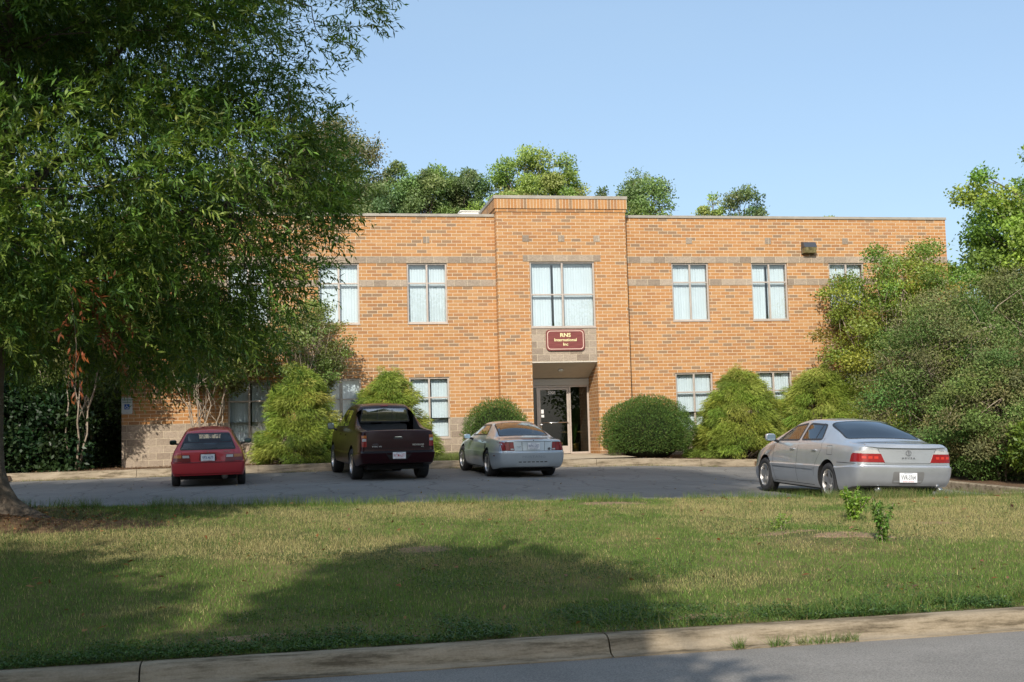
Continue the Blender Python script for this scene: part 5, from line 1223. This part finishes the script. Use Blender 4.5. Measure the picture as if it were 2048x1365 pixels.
# feathery threadleaf cypress mounds: tiers of drooping threads
def feather_shrub(loc, h, r, label, seed, n=62000, lean=0.0):
    g = np.random.default_rng(seed); root = empty('threadleaf_cypress', loc); tag(root, label, 'shrub', 'feathery yellow green cypress shrubs along the wall')
    Cs, Rs = [], []
    for k in range(230):
        t = g.random() ** 1.3; z = h * (.05 + .88 * t); rr = r * 1.12 * (1 - t) ** .50; a = g.uniform(0, 2 * math.pi); q = g.uniform(.72, 1.0); s = g.uniform(.16, .30) * (.75 + .25 * r)
        Cs.append((math.cos(a) * (rr - s * .3) * q + lean * t, math.sin(a) * (rr - s * .3) * q, z)); Rs.append((s * 1.15, s * 1.15, s * .62))
    for k in range(5): Cs.append((lean + g.normal() * .12, g.normal() * .1, h * (.92 + .02 * k))); Rs.append((.13, .13, .12))
    Cs = np.array(Cs); Rs = np.array(Rs)
    P, d, i = pts_in_clumps(Cs, Rs, n, g, .35); c = Cs[i]; axis = np.stack([c[:, 0] * 0 + lean * .5, c[:, 0] * 0, c[:, 2]], 1); out = c - axis; out[:, 2] = 0; out = unit(out)
    D = unit(out * .75 + d * .35 + g.normal(size=P.shape) * .36 + np.array([0, 0, -.5])); N = unit(out + g.normal(size=P.shape) * .5)
    keep = P[:, 2] > -.02; P, D, N, i = P[keep], D[keep], N[keep], i[keep]; m = len(P)
    ct = tints(len(Cs), g, [(.27, .32, .055), (.21, .28, .045), (.33, .36, .08), (.155, .22, .04)], [4, 4, 2, 2], .10)[i] * (1 + g.normal(size=(m, 1)) * .16)
    leaf_object('foliage', P, D, N, g.uniform(.09, .19, m), g.uniform(.008, .018, m), ct, M['needle'], root, .1)
    st = [(curve_pts((g.normal() * .05, g.normal() * .05, -.1), Cs[j], .02, 5, .02, g), .03, .006) for j in range(0, len(Cs), 4)]
    limbs_mesh('stem', st, M['bark'], root, 5)
feather_shrub((-5.95, -1.75, -.03), 2.8, 1.2, 'green feathery cypress shrub between the red hatchback and the maroon pickup', 201)
feather_shrub((-3.45, -1.75, -.05), 2.66, 1.25, 'feathery cypress shrub with yellow green top right behind the maroon pickup', 202)
feather_shrub((7.0, -1.75, -.24), 2.72, 1.42, 'broad yellow green feathery cypress with a narrow tip beside the clipped right shrub', 203, 80000, .05)
feather_shrub((9.55, -1.75, -.28), 2.78, 1.62, 'widest yellow green feathery cypress behind the hood of the silver sedan', 204, 90000)

def clipped_yew(loc, rx, ry, h, label, seed, n=34000):
    g = np.random.default_rng(seed); root = empty('clipped_round_shrub', loc); tag(root, label, 'shrub', 'dark green clipped round shrubs by the entrance')
    d = rand_dir(n * 2, g); d = d[d[:, 2] > -.55][:n]; n = len(d); az = np.arctan2(d[:, 1], d[:, 0])
    lump = .80 + .40 * N1.fbm(az * 1.6 + 7 + seed, d[:, 2] * 2.2, 1.5) + .05 * (N2(az * 4, d[:, 2] * 5, 1.5) - .5)
    q = lump * (1 - .26 * g.random(n) ** 2) ; q += (g.random(n) < .07) * g.uniform(0, .10, n)
    zc = h * .42; P = np.stack([d[:, 0] * rx * q, d[:, 1] * ry * q, zc + d[:, 2] * (h * .60) * q], 1); P[:, 2] = np.maximum(P[:, 2], .02 + g.random(n) * .08)
    D = unit(d * .8 + g.normal(size=(n, 3)) * .55 + np.array([0, 0, .45])); N = rand_dir(n, g)
    ct = tints(n, g, [(.085, .155, .032), (.115, .185, .038), (.06, .12, .03), (.15, .20, .05)], [4, 3, 3, 1], .18)
    leaf_object('foliage', P, D, N, g.uniform(.04, .085, n), g.uniform(.010, .018, n), ct, M['needle'], root, .1)
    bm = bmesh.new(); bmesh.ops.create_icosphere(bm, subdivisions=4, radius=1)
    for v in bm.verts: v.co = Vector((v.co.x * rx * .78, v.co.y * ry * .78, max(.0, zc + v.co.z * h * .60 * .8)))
    me = bpy.data.meshes.new('dark_core'); bm.to_mesh(me); bm.free(); link('dark_core', me, core_mat, root, smooth=True)  # solid dark blob stops see-through; interior shade is put into its colour
core_mat = soil('dark_core', [(.3, (.012, .018, .008)), (.6, (.03, .035, .015)), (.8, (.05, .045, .02))], 9, 45, .05)
clipped_yew((-.38, -1.75, -.02), .95, .9, 1.62, 'smaller clipped dark green round shrub left of the entrance behind the coupe', 301, 20000)
clipped_yew((4.15, -1.7, -.13), 1.36, 1.05, 1.72, 'larger clipped dark green round shrub right of the entrance', 302, 40000)

# young saplings and weeds in the lawn
def leafy_plant(name, loc, h, r, n, label, leaf, cols, seed, stems=9, dens=.0):
    g = np.random.default_rng(seed); root = empty(name, loc); tag(root, label, 'plant', 'leafy weeds in the lawn'); lim = []; Ps, Ds = [], []
    for k in range(stems):
        a = g.uniform(0, 6.28); rr = r * g.uniform(.15, 1); e = np.array([math.cos(a) * rr, math.sin(a) * rr, h * g.uniform(.6, 1)]); c = curve_pts((g.normal() * .02, g.normal() * .02, -.03), e, .03, 7, .012, g); lim.append((c, .006, .002))
        m = n // stems; t = g.uniform(.03, 1, m); p = np.stack([np.interp(t, np.linspace(0, 1, 7), c[:, j]) for j in range(3)], 1); Ps.append(p); Ds.append(unit(g.normal(size=(m, 3)) + np.array([0, 0, -.1])))
    limbs_mesh('stem', lim, M['bark_pale'], root, 5); P = np.concatenate(Ps); D = np.concatenate(Ds); m = len(P)
    leaf_object('foliage', P, D, unit(g.normal(size=(m, 3)) * .5 + np.array([0, 0, 1])), g.uniform(.7, 1.2, m) * leaf, g.uniform(.7, 1.1, m) * leaf * .42, tints(m, g, cols, None, .15), M['leaf'], root, .15)
yg = [(.22, .36, .05), (.17, .30, .045), (.28, .40, .07)]; gr2 = [(.11, .23, .04), (.15, .28, .05)]
leafy_plant('leafy_weed', (.52, -22.15, float(lawn_z(.52, -22.15))), .40, .22, 1300, 'bushy bright green weed in the lawn below the sedan bumper', .06, yg, 401, 14)
leafy_plant('leafy_weed', (-.22, -24.35, float(lawn_z(-.22, -24.35))), .52, .16, 620, 'taller upright weed with broad dark leaves, right of the bushy one', .060, gr2 + [(.13, .2, .04)], 402, 7)
leafy_plant('leafy_weed', (-.86, -23.1, float(lawn_z(-.86, -23.1))), .20, .17, 900, 'small low pale green weed left of the bare mound', .03, yg, 403, 12)

# ---- grass
def in_view(x, y, margin=1.6):
    dx, dy = x - CAM.x, y - CAM.y; u = dx * math.cos(YAW) - dy * math.sin(YAW); v = dx * math.sin(YAW) + dy * math.cos(YAW)
    return (np.abs(u) < v * .42 + margin)
def bare(x, y):
    """0 bare earth .. 1 full grass"""
    b = np.ones_like(x)
    for (cx, cy, rx, ry, s) in ((-1.95, -19.6, .55, .28, .95), (-.35, -24.0, .8, .35, .75), (-.9, -23.6, .45, .3, .6), (-9.6, -20.9, 1.9, .7, .85), (-10.2, -19.9, 1.3, .9, .95), (-5.1, -23.6, .5, .4, .6)):
        d = np.hypot((x - cx) / rx, (y - cy) / ry) + .5 * (N2.fbm(x, y, 3) - .5); b = b * (1 - s * np.clip(1.9 - 1.4 * d, 0, .88))
    return b
def blades(name, n, x0, x1, y0, y1, hmin, hmax, w, label=None, colf=None, dens=None, zf=lawn_z, seed=5, lean=.45):
    g = np.random.default_rng(seed); x = g.uniform(x0, x1, n); y = g.uniform(y0, y1, n); k = in_view(x, y)
    if dens is not None: k &= g.random(n) < dens(x, y)
    x, y = x[k], y[k]; n = len(x); z = zf(x, y) - .004; a = g.uniform(0, 2 * math.pi, n); ln = np.abs(g.normal(size=n)) * lean; h_ = g.uniform(hmin, hmax, n) * (.7 + .6 * N2.fbm(x, y, 1.5))
    tip = np.stack([np.cos(a) * ln * h_, np.sin(a) * ln * h_, h_], 1); P = np.stack([x, y, z], 1); b = g.uniform(0, math.pi, n); S = np.stack([np.cos(b), np.sin(b), 0 * b], 1) * w * .5
    V = np.stack([P - S, P + S, P + tip], 1).reshape(-1, 3); F = np.arange(len(V), dtype=np.int32).reshape(-1, 3); col = colf(x, y, g)
    o = link(name, np_mesh(name, V, F, tint=np.repeat(np.clip(col, 0, 1), 3, 0)), M['blade']); tag(o, label, 'grass' if label else None, kind='stuff'); return o
def lawn_col(x, y, g):
    n = len(x); dry = N1.fbm(x, y * 1.3, .55, 5) + .30 * (N3.fbm(x, y, 5) - .5)
    band = np.exp(-((y + 21.6) / 1.9) ** 2) * .10 + np.clip((x + 3) / 8, 0, 1) * .10 * np.clip((y + 26.8) / 1.5, 0, 1) - .20 * np.exp(-((y + 27.4) / 1.0) ** 2) - .12 * np.clip((-24.2 - y) / 1.5, 0, 1) * np.clip((1 - x) / 5, 0, 1)
    t = np.clip((dry + band - .44) / .22, 0, 1)[:, None]; bb = (1 - bare(x, y))[:, None]
    grn = np.array([.135, .22, .046]); tan = np.array([.43, .355, .175]); c = grn * (1 - t) + (grn * .35 + tan * .65) * t
    r = g.random((n, 1)); c = np.where(r < .09 + .42 * t + .3 * bb, tan * (.7 + .5 * g.random((n, 1))), c); return c * (1 + g.normal(size=(n, 1)) * .2)
blades('grass', 820000, -15, 9, YC - .25, YG + .12, .014, .046, .0062, 'short dry mottled grass covering the lawn between street and lot', lawn_col, lambda x, y: (y > YC + kerb_shift(x) + .01) * bare(x, y) * np.clip(.55 + .45 * N3.fbm(x, y, 2), 0, 1))
def tuft_col(x, y, g): return tints(len(x), g, [(.13, .19, .045), (.10, .17, .04), (.26, .23, .10)], [4, 4, 1], .18)
blades('tall_grass', 60000, -15, 9, YC + .05, YG + .1, .07, .15, .005, 'longer grass tufts scattered over the lawn', tuft_col, lambda x, y: (N2.fbm(x, y, 2.2) > .54) * bare(x, y), seed=6, lean=.7)
blades('tall_grass', 16000, -15, 9, YG - .25, YG + .12, .06, .17, .005, 'ragged longer grass along the lot edge', tuft_col, lambda x, y: (N2.fbm(x, y, 2.0) > .5) * 1.0, seed=8, lean=.6)
blades('tall_grass', 9000, 1.5, 5.4, YG - .3, YG + .1, .07, .17, .005, 'seedy tall grass stalks under the sedan bumper', lambda x, y, g: tints(len(x), g, [(.18, .20, .07), (.30, .24, .12), (.12, .18, .05)], None, .2), lambda x, y: (N3.fbm(x, y, 2.5) > .55) * .5, seed=9, lean=.7)
blades('tall_grass', 34000, -15, 9, YC - .3, YC + .65, .07, .20, .006, 'lush long grass overhanging the street kerb', tuft_col, lambda x, y: np.clip((x + 5.5) / 3, 0, 1) * (N2.fbm(x, y, 1.8) > .42) * (np.abs(y - YC - kerb_shift(x) - .2) < .23), seed=10, lean=1.1)
# low clover-like cover thick against the kerb
def cover(name, n, x0, x1, y0, y1, label, cols, dens, zf, leaf=.016, hh=.05, seed=12, kind='stuff', cat='ground cover'):
    g = np.random.default_rng(seed); x = g.uniform(x0, x1, n); y = g.uniform(y0, y1, n); k = in_view(x, y) & (g.random(n) < dens(x, y)); x, y = x[k], y[k]; n = len(x)
    P = np.stack([x, y, zf(x, y) + g.random(n) ** .7 * hh * (.5 + N1.fbm(x, y, 2.5))], 1); D = unit(g.normal(size=(n, 3)) * np.array([1, 1, .45])); N = unit(g.normal(size=(n, 3)) * .5 + np.array([0, 0, 1]))
    o = leaf_object(name, P, D, N, g.uniform(.7, 1.4, n) * leaf, g.uniform(.6, 1, n) * leaf * .8, tints(n, g, cols, None, .2), M['leaf'], None, .1); tag(o, label, cat, kind=kind); return o
cover('clover', 620000, -15, 9, YC - .30, YC + 1.6, 'dark green clover thick along the back of the street kerb', [(.045, .10, .024), (.06, .12, .028), (.085, .14, .035)],
      lambda x, y: (y > YC + kerb_shift(x) - .035) * np.clip(1.2 - (y - YC - kerb_shift(x)) / (.15 + 1.0 * N3.fbm(x, x * 0 + 3, .9)), 0, 1) * (.15 + .85 * (N2.fbm(x, y, 2.2) > .46)), lawn_z, .020, .05)
cover('clover', 420000, -15, 9, YC + .8, YG - .6, 'patches of small leafed weeds spreading through the lawn', [(.06, .115, .026), (.085, .135, .03)],
      lambda x, y: (N3.fbm(x + 9, y, .7) > .50) * .7 * bare(x, y) * np.clip(1.25 - (y - YC) / 6.0, 0, 1) * np.clip((3 - x) / 6, .25, 1), lawn_z, .018, .035, 13)
kz = lambda x, y: -.975 - .118 + 0 * x
blades('kerb_weeds', 60000, -9, 3, YC - .45, YC - .05, .02, .10, .005, 'thin weeds growing in the seam between kerb and street', lambda x, y, g: tints(len(x), g, [(.10, .17, .04), (.22, .20, .08)], [3, 1], .2), lambda x, y: (N1.fbm(x, x * 0, 1.3) > .56) * .8 * (np.abs(y - YC - kerb_shift(x) + .285) < .035), kz, 21, 1.0)
blades('kerb_weeds', 5000, -13, 7, YK - .36, YK - .28, .02, .09, .006, 'thin dry weeds in the seam below the lot kerb', lambda x, y, g: tints(len(x), g, [(.14, .17, .05), (.26, .22, .10)], None, .2), lambda x, y: (N1.fbm(x, x * 0 + 5, .9) > .55) * .8, lot_z, 22, .9)
blades('bed_grass', 12000, -2.4, -1.0, YK + .2, -.1, .06, .24, .008, 'grass tuft growing in the bed between pickup and coupe', lambda x, y, g: tints(len(x), g, [(.14, .20, .045), (.20, .21, .08)], None, .2), lambda x, y: .9 + 0 * x, ground_z, 23, .6)
# fallen leaves
def litter(n, x0, x1, y0, y1, zf, label, seed, s=.05, cols=((.20, .075, .03), (.30, .16, .07)), dens=None):
    g = np.random.default_rng(seed); x = g.uniform(x0, x1, n); y = g.uniform(y0, y1, n)
    if dens is not None: k = g.random(n) < dens(x, y); x, y = x[k], y[k]; n = len(x)
    P = np.stack([x, y, zf(x, y) + .012 + .02 * g.random(n)], 1); D = unit(g.normal(size=(n, 3)) * np.array([1, 1, .3])); N = unit(g.normal(size=(n, 3)) * .5 + np.array([0, 0, 1]))
    o = leaf_object('fallen_leaves', P, D, N, g.uniform(.6, 1.3, n) * s, g.uniform(.5, 1, n) * s * .6, tints(n, g, cols, None, .2), M['leaf'], None, .2); tag(o, label, 'fallen leaves', kind='stuff')
litter(300, -13, 6, YC + .1, YG, lambda x, y: lawn_z(x, y) + .02, 'scattered brown leaves lying on the lawn', 31, .07)
litter(2600, -11.5, -7.2, -21.8, -19.4, lawn_z, 'brown oak leaf litter over the roots of the willow oak', 32, .045, dens=lambda x, y: np.clip(1.2 - np.hypot((x + 10) / 2.2, (y + 20.4) / 1.0), 0, 1))
litter(5000, -13, 12, -2.95, -.1, ground_z, 'brown mulch and leaf litter in the bed along the building', 33, .05, cols=((.16, .08, .04), (.26, .16, .09), (.10, .06, .035)))
litter(160, -13, 6, -18.8, -3.6, lot_z, 'a few dry leaves blown over the lot asphalt', 34, .05, cols=((.35, .25, .13), (.22, .14, .07)))

# ---- street trees across the road and up the street (out of frame): they shade the lawn and mirror in the glass
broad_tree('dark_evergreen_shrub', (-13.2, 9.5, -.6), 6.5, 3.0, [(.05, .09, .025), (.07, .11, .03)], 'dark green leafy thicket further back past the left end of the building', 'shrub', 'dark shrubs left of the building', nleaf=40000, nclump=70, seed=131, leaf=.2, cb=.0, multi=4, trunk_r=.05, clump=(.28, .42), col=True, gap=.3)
broad_tree('lime_green_tree', (-19, 14, -.6), 9, 4.2, [(.16, .22, .03), (.11, .17, .025)], 'pale green tree at the back left, glimpsed through gaps in the thicket', nleaf=40000, nclump=70, seed=132, leaf=.22, cb=.0, clump=(.24, .36), col=True, gap=.3)
OFF = [  # x, y, h, r, crown base, leaves, label
    (-10.45, -39.2, 11.5, 2.3, .1, 22000, 'small dense street tree across the road, nearest behind the camera'),
    (-15.4, -39.5, 12.2, 3.0, .1, 30000, 'broad street tree across the road, left of the small dense one'),
    (-21.5, -39.6, 11.6, 3.2, .1, 20000, 'third street tree across the road, farthest left'),
    (-12.2, -41.0, 27.4, 3.7, .735, 22000, 'tall street tree with a high crown behind the small dense one'),
    (-18.2, -41.5, 27.6, 4.0, .735, 22000, 'tall street tree with a high crown behind the broad one'),
    (-24.5, -41.0, 27.4, 4.0, .73, 16000, 'tall street tree with a high crown at the far left'),
    (5.5, -52, 12.5, 4.6, .2, 14000, 'spreading tree beyond the far verge, right of the camera'),
    (17, -50, 11.5, 4.4, .2, 12000, 'second spreading tree beyond the far verge, right of the camera')]
for k, (x, y, hh, r, cb, nl, lb) in enumerate(OFF):
    broad_tree('street_tree', (x, y, -1.0), hh, r, mid, lb, group='street trees around the camera', nleaf=nl, nclump=64, seed=500 + k, leaf=.30, cb=cb, trunk_r=.14 if cb < .5 else .045, clump=(.24, .36), lw=.65, col=cb < .15, gap=.4)
